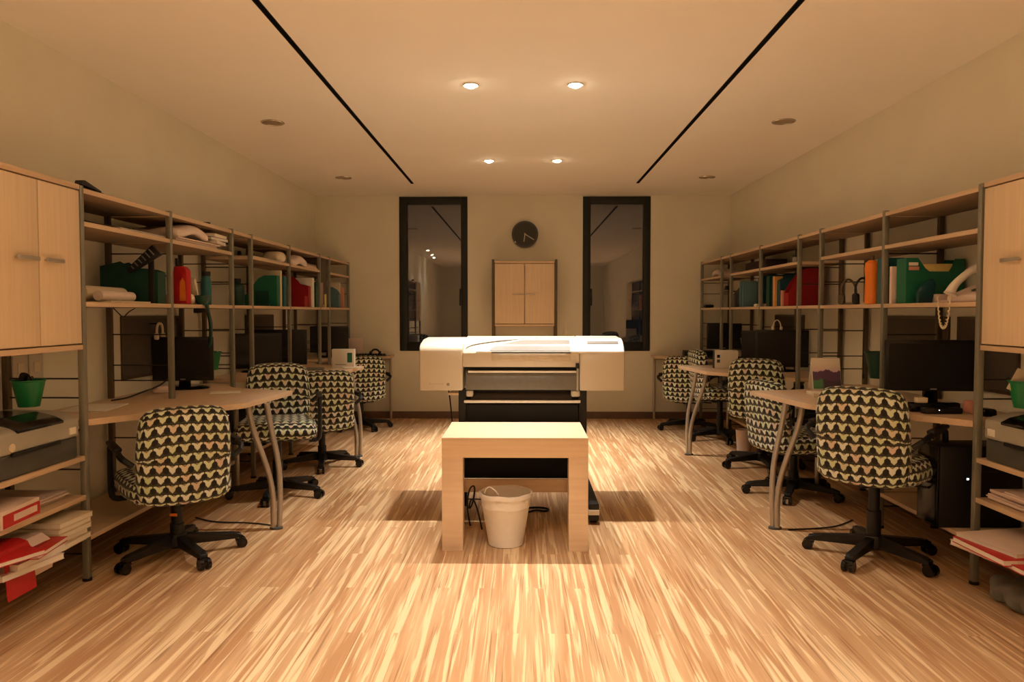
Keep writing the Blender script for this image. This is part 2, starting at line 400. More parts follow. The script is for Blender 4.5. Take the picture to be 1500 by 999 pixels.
for x, y, t in ((-1.712, 5.18, 'left side, nearer of two'), (-1.731, 7.3, 'left side, farther of two'), (1.782, 5.2, 'right side, nearer of two'), (1.782, 7.32, 'right side, farther of two')):
    downlight(x, y, False, 'wide unlit recessed ceiling lamp, '+t)

# ------------------------------------------------------------------ shelving along both side walls
YL = [2.69, 3.29, 4.13, 5.01, 5.37, 6.25, 7.18, 7.54, 8.385]
YR = [2.69, 3.30, 4.17, 5.05, 5.45, 6.32, 7.21, 7.55, 8.38]
FX = {-1: 1.945, 1: 1.995}; RX = {-1: 2.285, 1: 2.295}
ZT, ZM, ZS = 1.745, {-1: 1.60, 1: 1.565}, 1.245
def shelving(s, Y):
    side = 'left' if s < 0 else 'right'
    r = root('shelving_unit', (s*2.12, 5.5, 0), 'tall grey-framed open shelving with maple shelves all along the %s wall' % side, 'shelving', group='wall shelving')
    fx, rx = s*FX[s], s*RX[s]; p = .014
    for y in Y:
        MB().b2((fx-p, y-p, .012), (fx+p, y+p, ZT+.01), .003).build('post', M_POST, r)
        MB().b2((rx-p, y-p, .012), (rx+p, y+p, ZT+.01), .003).build('post', M_POSTD, r)
        for xx in (fx, rx): MB().cyl((xx, y, 0), (xx, y, .012), .02).build('foot', M_BLK, r)
        for z in (.12, .50, .82, .905, 1.075, 1.40, 1.52):
            MB().cyl((fx+s*p*.5, y, z), (rx, y, z), .0035, n=8).build('rung', M_RUNG, r)
    th = .022
    def shelf(y0, y1, z, over=0):
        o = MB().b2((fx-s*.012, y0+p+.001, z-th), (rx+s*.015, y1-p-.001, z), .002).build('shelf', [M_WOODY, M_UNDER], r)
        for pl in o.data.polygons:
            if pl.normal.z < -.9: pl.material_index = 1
    for i in range(len(Y)-1):
        gap = i in (3, 6)
        if i == 0:
            for z in (.565, .39, .215): shelf(Y[0], Y[1], z)
            continue
        shelf(Y[i], Y[i+1], ZT); shelf(Y[i], Y[i+1], ZS)
        if not gap: shelf(Y[i], Y[i+1], ZM[s])
        if i < 7 and not gap: shelf(Y[i], Y[i+1], .20)
    return r
shelving(-1, YL); shelving(1, YR)

# cabinets
def cabinet(name_side, kind):
    if kind == 'side':
        s = name_side; fx = s*FX[s]; rx = s*RX[s]; y0, y1 = 2.69+.018, 3.27; ys = 2.985
        r = root('wall_cabinet', ((fx+rx)/2, (y0+y1)/2, 1.035), 'maple two-door cabinet mounted in the %s shelving, cut off by the picture edge' % ('left' if s < 0 else 'right'), 'cabinet', group='maple two-door cabinets')
        z0, z1 = 1.035, 1.755
        MB().b2((fx+s*.022, y0, z0), (rx, y1, z1), .002).build('body', M_WOODV, r)
        for yy in (y0, y1-.002): MB().b2((fx+s*.006, yy, z0), (fx+s*.022, yy+.002, z1)).build('side_edge', M_WOODV, r)
        # front lip of top and bottom panels
        MB().b2((fx-s*.016, y0, z1-.022), (fx+s*.0225, y1, z1), .002).build('top_edge', M_WOODY, r)
        MB().b2((fx-s*.016, y0, z0), (fx+s*.0225, y1, z0+.022), .002).build('bottom_edge', M_WOODY, r)
        for a, b, h in ((y0+.001, ys-.003, (ys-.155, ys-.025)), (ys+.003, y1-.004, (ys+.022, ys+.135))):
            d_ = MB().b2((fx-s*.014, a, z0+.028), (fx+s*.006, b, z1-.028), .0015).build('door', M_WOODV, r)
            hz = 1.41
            m_ = MB(); m_.b2((fx-s*.038, h[0], hz-.008), (fx-s*.028, h[1], hz+.010), .003)
            for yy in (h[0]+.015, h[1]-.015): m_.cyl((fx-s*.03, yy, hz), (fx-s*.012, yy, hz), .004, n=10)
            m_.build('handle', M_TUBE, d_)
    else:
        x0, x1, z0, z1 = -.296, .346, 1.05, 1.745; yf, yb = 8.07, 8.40
        r = root('wall_cabinet', ((x0+x1)/2, (yf+yb)/2, z0), 'maple two-door cabinet in the middle of the back wall under the clock', 'cabinet', group='maple two-door cabinets')
        MB().b2((x0, yf+.034, z0), (x1, yb, z1), .002).build('body', M_WOODX, r)
        MB().b2((x0, yf, z1-.022), (x1, yf+.0345, z1), .002).build('top_edge', M_WOODX, r)
        MB().b2((x0, yf, z0), (x1, yf+.0345, z0+.018), .002).build('bottom_edge', M_WOODX, r)
        xm = (x0+x1)/2
        for a, b, h in ((x0+.001, xm-.005, (xm-.13, xm-.008)), (xm+.005, x1-.001, (xm+.008, xm+.115))):
            d_ = MB().b2((a, yf, z0+.024), (b, yf+.018, z1-.029), .0015).build('door', M_WOODV, r)
            m_ = MB(); m_.b2((h[0], yf-.022, 1.383), (h[1], yf-.014, 1.393), .002)
            for xx in (h[0]+.012, h[1]-.012): m_.cyl((xx, yf-.016, 1.388), (xx, yf+.002, 1.388), .003, n=8)
            m_.build('handle', M_TUBE, d_)
        u = root('shelving_unit', (xm, 8.25, 0), 'narrow grey-framed shelving holding the cabinet against the back wall', 'shelving', group='wall shelving')
        for xx in (x0-.018, x1+.018):
            for yy in (yf+.02, yb+.005):
                MB().b2((xx-.013, yy-.013, .012), (xx+.013, yy+.013, z1+.02), .003).build('post', M_POSTD, u)
            for z in (.15, .5, .85): MB().cyl((xx, yf+.02, z), (xx, yb+.005, z), .0035, n=8).build('rung', M_RUNG, u)
            for yy in (yf+.02, yb+.005): MB().cyl((xx, yy, 0), (xx, yy, .012), .018).build('foot', M_BLK, u)
        for z in (.25, .62): MB().b2((x0-.004, yf+.01, z-.02), (x1+.004, yb, z), .002).build('shelf', M_WOODX, u)
cabinet(-1, 'side'); cabinet(1, 'side'); cabinet(0, 'back')

# ------------------------------------------------------------------ desks
def spl(P, n=6):
    """Catmull-Rom through 2D points"""
    o = []
    for i in range(len(P)-1):
        p0 = Vector(P[max(i-1, 0)]); p1 = Vector(P[i]); p2 = Vector(P[i+1]); p3 = Vector(P[min(i+2, len(P)-1)])
        for k in range(n):
            t = k/n
            o.append(tuple(.5*((2*p1)+(-p0+p2)*t+(2*p0-5*p1+4*p2-p3)*t*t+(-p0+3*p1-3*p2+p3)*t*t*t)))
    o.append(tuple(P[-1])); return o
def desk(s, y0, big, label):
    fx = FX[s]; c = 0.0 if s < 0 else .03
    if big:
        r = root('desk', (s*1.9, y0+.8, 0), label, 'desk', group='maple corner desks')
        front = spl([(fx+.0, y0+.02), (1.80+c, y0+.22), (1.61+c, y0+.44), (1.46+c, y0+.635)])
        tip = [(1.405+c, y0+1.27)] if s < 0 else [(1.40, y0+1.30)]
        back = spl([(tip[0][0], tip[0][1]), (1.66+c, y0+1.36), (1.86+c, y0+1.48), (fx+.02, y0+1.70)])
        poly = [(RX[s]+.012, y0+.02)]+front+back+[(RX[s]+.012, y0+1.70)]
    else:
        r = root('desk', (s*1.9, y0+.4, 0), label, 'desk', group='maple corner desks')
        poly = [(RX[s]+.012, y0+.02)]+spl([(fx, y0+.02), (1.80, y0+.30), (1.62, y0+.56), (1.45, y0+.66)])+[(1.44, 8.42), (RX[s]+.012, 8.42)]
    poly = [(s*a, b) for a, b in poly]
    MB().prism(poly, .692, .72, 'z', .0015, 1).build('tabletop', M_WOODY, r)
    if big:
        yl = y0+.80 if s < 0 else y0+.83
        k = s*.0
        T1 = [(1.495, -.03, .692), (1.475, -.025, .56), (1.41, -.02, .385), (1.37, -.01, .22), (1.375, 0, .012)]
        T2 = [(1.42, .05, .692), (1.40, .045, .57), (1.355, .035, .385), (1.34, .02, .22), (1.348, .02, .012)]
        if s > 0: T1 = [(x+.035, y, z) for x, y, z in T1]; T2 = [(x+.045, y, z) for x, y, z in T2]
        for T_ in (T1, T2):
            MB().tube([(s*x, yl+y, z) for x, y, z in T_], .0155, 12, 2).build('leg', M_TUBE, r)
        MB().lathe([(0, 0), (.03, 0), (.03, .01), (.02, .014), (0, .014)], (s*(T1[-1][0]+T2[-1][0])/2, yl+.01, 0), sx=1.2).build('foot', M_PDGREY, r)
        MB().cyl((s*(1.48+c), yl+.02, .68), (s*(fx+.03), yl+.02, .68), .012).build('crossbar', M_TUBE, r)
        # low rear leg tube
        MB().cyl((s*(fx-.06), y0+1.62, .005), (s*(fx-.06), y0+1.62, .69), .013).build('leg', M_TUBE, r)
    else:
        MB().cyl((s*1.47, 8.36, 0), (s*1.47, 8.36, .692), .014).build('leg', M_TUBE, r)
        MB().cyl((s*1.47, 8.36, .68), (s*(fx+.03), 8.36, .68), .012).build('crossbar', M_TUBE, r)
    return r
desk(-1, 3.29, True, 'maple corner desk with curved front edge, nearest on the left')
desk(-1, 5.37, True, 'maple corner desk on the left holding a white printed box at its tip')
desk(-1, 7.54, False, 'maple desk end against the back wall under the left window side')
desk(1, 3.30, True, 'maple corner desk nearest on the right, with the landscape calendar')
desk(1, 5.45, True, 'maple corner desk on the right with a pale box bearing two dark squares')
desk(1, 7.55, False, 'maple desk end against the back wall on the right')

# ------------------------------------------------------------------ task chairs
def make_chair(h, name='office_chair'):
    r = root(name, (0, 0, 0), 'x', 'office chair', 0, 'patterned office chairs')
    def bend(p):
        q = p.copy(); q.y += .55*p.x*p.x*1.0
        q.x *= 1+.03*math.cos(p.z/.225*1.2)
        w = .004*math.sin(p.z*140)
        t = max(0, (p.z-.02)/.215); q.x *= 1-.08*t**2.2; b_ = max(0, (-p.z-.10)/.135); q.x *= 1-.05*b_*b_
        q.z -= .9*max(0, abs(p.x)-.10)**2*(1 if p.z > 0 else 0)*1.3
        q.y -= w if p.y < 0 else 0
        q.z -= .35*p.x*p.x if p.z > 0 else -.25*p.x*p.x
        return q
    MB().rbox((0, -.215, .53+h), (.405, .10, .47), .045, 14, bend, (7, 0, 0)).build('backrest', M_FAB, r, world=False, smooth=60)
    def puff(p):
        q = p.copy(); q.z += .012*(1-(p.x/.25)**2)*(1-(p.y/.25)**2) if p.z > 0 else 0
        q.x *= 1-.12*max(0, -p.y/.24); return q
    MB().rbox((0, .045, .36+h), (.50, .47, .115), .055, 14, puff).build('seat', M_FAB, r, world=False, smooth=60)
    m_ = MB(); m_.b2((-.11, -.12, .278+h), (.11, .12, .304+h), .008); m_.tube([(0, -.1, .29+h), (0, -.16, .29+h), (0, -.2, .33+h)], .018, 8, 1)
    m_.tube([(.09, .03, .285+h), (.22, .05, .28+h)], .006); m_.build('tilt_mechanism', M_BLK, r, world=False)
    m_ = MB(); m_.cyl((0, 0, .075), (0, 0, .16+h*.8), .033); m_.cyl((0, 0, .16+h*.8), (0, 0, .285+h), .026); m_.build('gas_column', M_BLK, r, world=False)
    for s in (-1, 1):
        a = MB(); x = s*.268
        a.tube([(s*.20, .14, .288+h), (s*.25, .14, .288+h), (x, .14, .31+h), (x, .15, .42+h), (x, .155, .535+h), (x, .12, .555+h), (x, -.10, .555+h), (x, -.19, .54+h), (s*.22, -.20, .50+h)], .014, 8, 1)
        a.box((x, .02, .566+h), (.036, .27, .02), None, .008)
        a.build('armrest', M_BLK, r, world=False)
    for k in range(5):
        l = MB()
        l.prism([(.0, .052), (.0, .105), (.05, .105), (.27, .078), (.30, .07), (.30, .052), (.26, .050)], -.02, .02, 'y', .006)
        o = l.build('leg', M_BLK, r, world=False); o.rotation_euler.z = R(72*k)
        c = MB()
        for sy in (-1, 1): c.cyl((.30, sy*.008, .026), (.30, sy*.026, .026), .026, n=18)
        c.box((.29, 0, .046), (.045, .048, .02), None, .008); c.cyl((.285, 0, .04), (.285, 0, .075), .008)
        c.build('caster', M_BLKG, o, world=False)
    MB().lathe([(0, .045), (.04, .045), (.052, .06), (.052, .09), (.04, .112), (0, .112)]).build('hub', M_BLK, r, world=False)
    return r
CH = {0: make_chair(0.0), .09: make_chair(.09)}
used = set()
def place_chair(x, y, rz, h, base, label):
    if h in used: c = dup(CH[h])
    else: c = CH[h]; used.add(h)
    c.location = (x, y, 0); c.rotation_euler.z = R(rz); c['label'] = label
    i = 0
    for ch in c.children:
        if ch.name.startswith('leg'): ch.rotation_euler.z = R(base-rz+72*i); i += 1
    return c
place_chair(-1.70, 3.64, 36, 0, 29, 'patterned chair nearest on the left, turned to its desk')
place_chair(-1.60, 4.86, 196, .09, -14, 'patterned chair behind the nearest left desk, seat facing the viewer')
place_chair(-1.56, 5.80, 26, 0, -5, 'patterned chair at the second left desk, back to the viewer')
place_chair(-1.66, 7.68, 25, .0, 20, 'small distant patterned chair by the back wall on the left')
place_chair(1.72, 3.66, -42, .09, 153, 'patterned chair nearest on the right, turned to its desk')
place_chair(1.78, 4.92, -74, 0, 172, 'patterned chair partly hidden by the tip of the nearest right desk')
place_chair(1.86, 5.83, -30, .09, 195, 'patterned chair before the second right desk, its back just above the tabletop')
place_chair(1.86, 7.06, -88, .09, 200, 'patterned chair seen edge-on behind the second right desk')
place_chair(1.70, 7.66, -30, 0, 190, 'small distant patterned chair by the back wall on the right')
st = MB().b2((-1.772, 3.602, .205), (-1.736, 3.606, .218)).build('column_label', M_ORANGE, None)
st.parent = CH[0]; st.matrix_parent_inverse = Matrix(); bpy.context.view_layer.update()
st.location = CH[0].matrix_world.inverted() @ Vector((-1.70, 3.603, .205)); st.rotation_euler.z = R(-36); st['label'] = 'small orange sticker'

# ------------------------------------------------------------------ bench and bin
r = root('bench', (-.036, 3.98, 0), 'squared maple bench standing in front of the large-format printer', 'bench')
M_B = M_WOODX
bx0, bx1, by0, by1 = -.402, .330, 3.725, 4.264
MB().b2((bx0, by0, .472), (bx1, by1, .572), .0008).build('tabletop', M_WOODX, r)
for a, b in ((bx0, bx0+.105), (bx1-.097, bx1)): MB().b2((a, by0, 0), (b, by0+.10, .472), .0008).build('leg', M_WOODX, r)
for a, b in ((bx0, bx0+.065), (bx1-.065, bx1)): MB().b2((a, by1-.07, 0), (b, by1, .472), .0025).build('leg', M_WOODV, r)
MB().b2((bx0+.065, by1-.03, .175), (bx1-.065, by1, .25), .002).build('crossbar', M_WOODX, r)
r = root('waste_bin', (-.085, 3.85, 0), 'round white tapered waste bin with a bag under the bench', 'waste bin')
MB().lathe([(0, .004), (.084, 0), (.09, .004), (.132, .262), (.137, .268), (.134, .274), (.129, .27), (.088, .012), (0, .012)], (-.085, 3.85, 0), 36).build('bucket', M_LINER, r)
bl = MB(); n = 40; P = []
for k, (rr, z) in enumerate([(.124, .20), (.129, .24), (.132, .268), (.135, .275), (.1385, .272), (.1385, .262), (.137, .25)]):
    P.append([bl.bm.verts.new((-.085+(rr+.001*math.sin(j*1.7+k))*math.cos(j*2*PI/n), 3.85+(rr+.001*math.sin(j*1.7+k))*math.sin(j*2*PI/n), z+.003*math.sin(j*.9+1)+(.002*math.sin(j*2.3) if k > 3 else 0))) for j in range(n)])
for A, B in zip(P, P[1:]):
    for j in range(n): bl.bm.faces.new((A[j], A[(j+1) % n], B[(j+1) % n], B[j]))
bl.build('bin_liner', M_LINER, r)
MB().tube([(-.19, 3.80, .275), (-.185, 3.79, .30), (-.165, 3.78, .315), (-.14, 3.775, .30), (-.12, 3.77, .275)], .004, 6, 2).build('handle', M_LINER, r)

# ------------------------------------------------------------------ large-format printer
r = root('large_format_printer', (0, 4.5, 0), 'wide white large-format printer on a black stand in the middle of the room', 'printer')
Yf = 4.30
def prX(px): return (px-765)/255.8
side_prof = [(4.30, .748), (4.30, .985), (4.315, 1.005), (4.36, 1.022), (4.50, 1.036), (4.68, 1.044), (4.735, 1.02), (4.74, .78), (4.70, .748)]
MB().prism(side_prof, -.592, -.342, 'x', .010, 3).build('left_housing', M_PWHITE, r)
side2 = [(4.30, .748), (4.30, .965), (4.33, 1.0), (4.38, 1.03), (4.50, 1.045), (4.68, 1.052), (4.735, 1.02), (4.74, .78), (4.70, .748)]
MB().prism(side2, .328, .588, 'x', .010, 3).build('right_housing', M_PWHITE, r)
cen = [(4.305, .884), (4.300, .965), (4.33, 1.0), (4.38, 1.028), (4.50, 1.042), (4.68, 1.050), (4.735, 1.018), (4.735, .78), (4.52, .78), (4.50, .884)]
MB().prism(cen, -.341, .327, 'x', .004, 2).build('center_housing', M_PWHITE, r)
# swooping gloss lid on the sloped top
def slope(X, t):   # t 0..1 from front lip to rear
    pts = [(4.302, .968), (4.331, 1.003), (4.381, 1.032), (4.50, 1.047), (4.69, 1.056)]
    u = t*(len(pts)-1); i = min(int(u), len(pts)-2); f = u-i
    return (pts[i][0]*(1-f)+pts[i+1][0]*f, pts[i][1]*(1-f)+pts[i+1][1]*f)
def patch(name, m, lo, hi, x0, x1, lift, par, n=40):
    q = MB(); rows = []
    for i in range(n+1):
        X = x0+(x1-x0)*i/n; a = lo(i/n); b = max(hi(i/n), a+.01)
        rows.append([[q.bm.verts.new((X, slope(X, a+(b-a)*k/8)[0]-(lift if top else -.004)*.5, slope(X, a+(b-a)*k/8)[1]+(lift if top else -.004))) for k in range(9)] for top in (1, 0)])
    for A, B in zip(rows, rows[1:]):
        for k in range(8):
            q.bm.faces.new((A[0][k], B[0][k], B[0][k+1], A[0][k+1])); q.bm.faces.new((A[1][k], A[1][k+1], B[1][k+1], B[1][k]))
        q.bm.faces.new((A[0][0], A[1][0], B[1][0], B[0][0])); q.bm.faces.new((A[0][8], B[0][8], B[1][8], A[1][8]))
    for A in (rows[0], rows[-1]):
        for k in range(8): q.bm.faces.new((A[0][k], A[0][k+1], A[1][k+1], A[1][k]))
    return q.build(name, m, par, smooth=50)
lid = patch('lid', M_PGLOSS, lambda u: 0, lambda u: .02+.62*min(1, (u*2.2))**.55, -.265, .580, .006, r)
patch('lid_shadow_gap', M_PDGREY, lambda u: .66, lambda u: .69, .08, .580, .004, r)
patch('viewing_window', M_PGREY, lambda u: .02, lambda u: .06+.42*min(1, u*2.4)**.6, -.185, .275, .008, lid)
patch('rear_shoulder', M_PGREY, lambda u: .50*u**.5+.12, lambda u: .145+.50*u**.5, -.325, .05, .003, r)
patch('control_panel', M_PGREY, lambda u: .30, lambda u: .42, .375, .555, .0085, lid)
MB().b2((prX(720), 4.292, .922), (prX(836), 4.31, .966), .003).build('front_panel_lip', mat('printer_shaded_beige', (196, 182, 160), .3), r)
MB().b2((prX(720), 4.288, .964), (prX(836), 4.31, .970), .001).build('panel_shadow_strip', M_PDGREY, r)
# faint marks low on left housing
q = MB(); q.cyl((prX(656), 4.301, .784), (prX(656), 4.2985, .784), .009, n=20)
q.build('emblem', M_PGREY, r)
q = MB()
for k in range(9): q.b2((prX(628)+k*.0095, 4.2985, .782), (prX(628)+k*.0095+.0065, 4.301, .782+(.008 if k % 3 else .011)))
q.build('lettering', mat('pale_lettering', (196, 186, 168), .5), r)
# print path
MB().b2((-.335, 4.36, .862), (.322, 4.50, .884)).build('print_slot', M_BLK, r)
q = MB(); q.prism([(4.30, .752), (4.305, .835), (4.315, .852), (4.335, .858), (4.40, .862), (4.40, .752)], -.325, .318, 'x', .003)
q.build('output_platen', mat('platen_grey', (108, 106, 100), .4), r)
MB().cyl((-.312, 4.318, .856), (.318, 4.318, .856), .0065).build('platen_highlight_bar', M_PGLOSS, r)  # white bar stands in for the bright highlight along the platen
MB().b2((.312, 4.295, .748), (.324, 4.32, .885), .003).build('lever', M_SILV, r)
MB().b2((.306, 4.288, .876), (.326, 4.31, .908), .004).build('lever_knob', M_BLK, r)
MB().cyl((-.30, 4.42, .70), (.29, 4.42, .70), .038, n=28).build('media_roll', mat('dark_roll', (60, 48, 40), .6), r)
for a, b in ((-.325, -.285), (.285, .335)):
    MB().b2((a, 4.34, .708), (b, 4.44, .745), .008).build('spindle_holder', M_PWHITE, r)
# stand
for s, x in ((-1, -.348), (1, .352)):
    MB().b2((x-.024, 4.36, .06), (x+.024, 4.46, .75), .004).build('stand_leg', M_BLK, r)
for x in (-.385, .405):
    f = MB().b2((x-.03, 4.20, .02), (x+.03, 4.90, .12), .008).build('stand_foot', M_BLK, r)
    MB().b2((x-.031, 4.197, .055), (x+.031, 4.30, .085), .002).build('foot_label', M_PAPER, f)
    q = MB()
    for yy in (4.26, 4.84): q.cyl((x-.02, yy, .025), (x+.02, yy, .025), .025, n=16)
    q.build('wheels', M_BLK, r)
MB().cyl((-.336, 4.33, .682), (.336, 4.33, .682), .0085).build('bin_rail', M_PGLOSS, r)
q = MB()
pts = spl([(4.335, .66), (4.315, .50), (4.30, .36), (4.33, .235), (4.42, .215), (4.55, .25), (4.62, .40), (4.66, .60)], 5)
q.prism(pts+[(y+.008, z+.008) for y, z in pts[::-1]], -.322, .322, 'x'); q.build('catch_bin', mat('black_cloth', (20, 19, 18), .9, bump=.3), r)
MB().b2((-.324, 4.40, .40), (.328, 4.43, .74), .002).build('stand_panel', M_BLK, r)
MB().b2((-.33, 4.385, .185), (.33, 4.425, .235), .004).build('stand_crossbar', M_BLK, r)
MB().cyl((-.33, 4.60, .62), (.33, 4.60, .62), .008).build('rear_rail', M_BLK, r)
tray = MB().b2((-.43, 4.36, .715), (-.37, 4.50, .728), .003).build('side_tray', M_WOODX, r)
tag(MB().tube([(-.44, 4.45, .752), (-.425, 4.43, .66), (-.41, 4.42, .50), (-.42, 4.5, .3), (-.47, 4.62, .12), (-.46, 4.7, .012), (-.30, 4.75, .010), (-.1, 4.66, .010), (.02, 4.60, .010)], .0045, 6, 3).build('power_cable', M_CABLE),
    'black power cable hanging from the left end of the large-format printer', 'cable')
tag(MB().tube([(-.06, 4.46, .006), (.02, 4.42, .006), (.08, 4.50, .006), (.14, 4.46, .006), (.17, 4.52, .006), (.10, 4.56, .006), (.0, 4.53, .006)], .0055, 6, 3).build('floor_cable', M_CABLE),
    'looped dark cable lying on the floor behind the waste bin', 'cable')
tag(MB().tube([(-.29, 4.15, .006), (-.31, 4.15, .12), (-.295, 4.16, .22), (-.26, 4.16, .235), (-.275, 4.14, .13), (-.30, 4.13, .10), (-.28, 4.12, .18), (-.25, 4.10, .13), (-.22, 4.08, .006)], .005, 6, 3).build('cable_bundle', M_CABLE),
    'tangle of dark cables inside the rear left leg of the bench', 'cable')

# ------------------------------------------------------------------ clock
r = root('wall_clock', (.03, 8.43, 1.93), 'round dark-faced wall clock above the back wall cabinet', 'clock')
def disc(cx, cz, y0, y1, rad, n=48): return MB().cyl((cx, y1, cz), (cx, y0, cz), rad, n=n)
disc(.03, 2.066, 8.405, 8.438, .148).build('rim', M_PDGREY, r)
disc(.03, 2.066, 8.400, 8.406, .128).build('dial', M_CLOCK, r)
def hand(a, L, w, y, nm):
    dx, dz = math.sin(R(a)), math.cos(R(a))
    MB().tube([(.03-dx*.01, y, 2.066-dz*.01), (.03+dx*L, y, 2.066+dz*L)], w, 6).build(nm, M_PWHITE, r)
hand(188, .085, .006, 8.396, 'hour_hand'); hand(122, .118, .005, 8.393, 'minute_hand')
disc(.03, 2.066, 8.390, 8.40, .008, 16).build('hub', M_PWHITE, r)
disc(.03-.108, 2.066-.088, 8.397, 8.402, .009, 16).build('marker', M_PGLOSS, r)

# ------------------------------------------------------------------ felt boards and sockets on the side walls
for s, y0, y1, t in ((-1, 4.30, 5.02, 'dark grey felt board on the left wall behind the nearest monitor'), (1, 3.52, 4.02, 'dark grey felt board on the right wall under the cabinet'),
                     (1, 4.10, 4.86, 'dark grey felt board on the right wall behind the nearest monitor'), (1, 6.2, 6.9, 'dark grey felt board on the right wall behind the second monitor'), (-1, 6.25, 6.95, 'dark grey felt board on the left wall behind the second monitor')):
    xx = s*(WX-.006)
    rr = root('pin_board', (xx, (y0+y1)/2, .8), t, 'pin board', group='felt boards')
    MB().b2((xx-.006, y0+.01, .82), (xx+.006, y1-.01, 1.16), .002).build('felt_panel', M_BOARD, rr)
    q = MB(); q.b2((xx-.006, y0, .805), (xx+.006, y1, .82)); q.b2((xx-.006, y0, 1.16), (xx+.006, y1, 1.175)); q.b2((xx-.006, y0, .82), (xx+.006, y0+.01, 1.16)); q.b2((xx-.006, y1-.01, .82), (xx+.006, y1, 1.16))
    q.build('frame', M_POSTD, rr)
for k, y in enumerate((3.42, 3.535)):
    rr = root('wall_socket', (-WX+.005, y, .86), ('square white wall socket plate behind the green bucket, '+('nearer the viewer' if k == 0 else 'farther from the viewer')), 'socket', group='sockets left wall')
    MB().b2((-WX, y-.05, .88), (-WX+.01, y+.05, 1.0), .003).build('plate', M_PWHITE, rr)
    MB().b2((-WX+.008, y-.022, .915), (-WX+.014, y+.022, .965), .003).build('outlet', M_PAPER2, rr)

# ------------------------------------------------------------------ monitors and desk things
ZD = .72
def monitor(x, y, rz, w, h, ztop, label, base=(.13, .09)):
    r = root('computer_monitor', (x, y, ZD), label, 'monitor', rz, 'black computer monitors')
    zt = ztop-ZD; zb = zt-h
    MB().box((0, 0, (zt+zb)/2), (w, .022, h), None, .006).build('housing', M_BLK, r, world=False)
    MB().box((0, .022, (zt+zb)/2-.01), (w*.7, .03, h*.65), None, .012).build('back_cover', M_BLK, r, world=False)
    MB().box((0, -.0115, (zt+zb)/2+.006), (w-.034, .002, h-.05), None).build('screen', M_SCRN, r, world=False)
    MB().box((0, -.012, zb+.010), (.03, .002, .006), None).build('badge', M_SILV, r, world=False)
    MB().prism([(-.035, 0.01), (.035, 0.01), (.028, zb+h*.4), (-.028, zb+h*.4)], .015, .04, 'y', .003).build('stand_neck', M_BLKG, r, world=False)
    MB().lathe([(0, 0), (1, 0), (1, .006), (.9, .014), (.3, .018), (0, .018)], (0, .01, 0), 36, base[0], base[1]).build('stand_base', M_BLKG, r, world=False)
    return r
monitor(-2.12, 4.66, 8, .365, .275, 1.045, 'black monitor on the nearest left desk', (.15, .11))
monitor(2.045, 3.76, -5, .462, .255, 1.062, 'wide black monitor on the nearest right desk', (.12, .07))
monitor(-2.06, 6.36, 12, .44, .30, 1.05, 'wide black monitor on the second left desk')
monitor(-2.12, 5.98, 30, .38, .28, 1.03, 'black monitor at the front of the second left desk')
monitor(2.10, 6.10, -12, .41, .30, 1.055, 'black monitor on the second right desk')
monitor(2.12, 6.62, -30, .38, .28, 1.035, 'black monitor behind another on the second right desk')
monitor(-2.05, 7.95, 12, .40, .28, 1.05, 'black monitor on the farthest left desk')
monitor(2.13, 7.95, -5, .36, .27, 1.08, 'black monitor on the farthest right desk')

def keyboard(x, y, rz, label, z=ZD):
    r = root('keyboard', (x, y, z), label, 'keyboard', rz, 'keyboards')
    MB().prism([(-.075, 0), (.075, 0), (.075, .018), (-.075, .010)], -.21, .21, 'x', .003).build('case', M_BLK, r, world=False)
    q = MB()
    for i in range(5):
        for j in range(14): q.box((-.185+j*.0285, -.05+i*.025, .0145+.0013*i), (.022, .019, .008), None)
    q.build('keys', M_BLKG, r, world=False, smooth=0)
tag(MB().box((1.99, 4.42, ZD+.012), (.24, .17, .022), (0, 0, -8), .006).build('black_folder', M_BLK), 'flat black folder between the landscape calendar and the right monitor', 'folder')
keyboard(2.08, 7.72, -15, 'black keyboard on the farthest right desk')
keyboard(-1.70, 8.18, 10, 'black keyboard on the farthest left desk')

def small_speaker(x, y, label):
    r = root('desk_speaker', (x, y, ZD), label, 'speaker', group='desk speakers')
    MB().b2((x-.04, y-.045, ZD), (x+.04, y+.045, ZD+.10), .008).build('cabinet', M_BLK, r)
    MB().cyl((x, y-.046, ZD+.055), (x, y-.043, ZD+.055), .028).build('cone', M_PDGREY, r)
# things under the right monitor
tag(MB().b2((1.86, 3.605, ZD), (2.10, 3.665, ZD+.045), .010).build('docking_station', M_BLKG), 'flat black box with a bright front button under the right monitor', 'computer accessory')
rr = root('network_router', (1.98, 3.57, ZD), 'low black router with tiny lights in front of the right monitor', 'router')
MB().b2((1.89, 3.535, ZD), (2.07, 3.585, ZD+.030), .008).build('case', M_BLK, rr)
MB().b2((1.955, 3.534, ZD+.018), (1.959, 3.536, ZD+.021)).build('indicator_light', M_LED, rr)
tag(MB().box((1.915, 3.62, ZD+.058), (.05, .035, .025), None, .003).build('small_white_box', M_PAPER2), 'tiny pale box sitting on the black dock under the right monitor', 'box')
tag(MB().box((1.80, 3.66, ZD+.02), (.085, .06, .04), (0, 0, 12), .01).build('pink_box', M_PAPERP), 'pale pink rounded box beside the right monitor', 'box')
tag(MB().box((2.135, 3.58, ZD+.03), (.06, .06, .06), None, .01).build('tape_dispenser', M_PINK), 'brown-pink tape dispenser at the right end of the nearest right desk', 'tape dispenser')
tag(MB().box((2.14, 3.48, ZD+.018), (.06, .08, .036), None, .01).build('black_mouse', M_BLKG), 'black computer mouse at the right desk edge by the post', 'mouse')
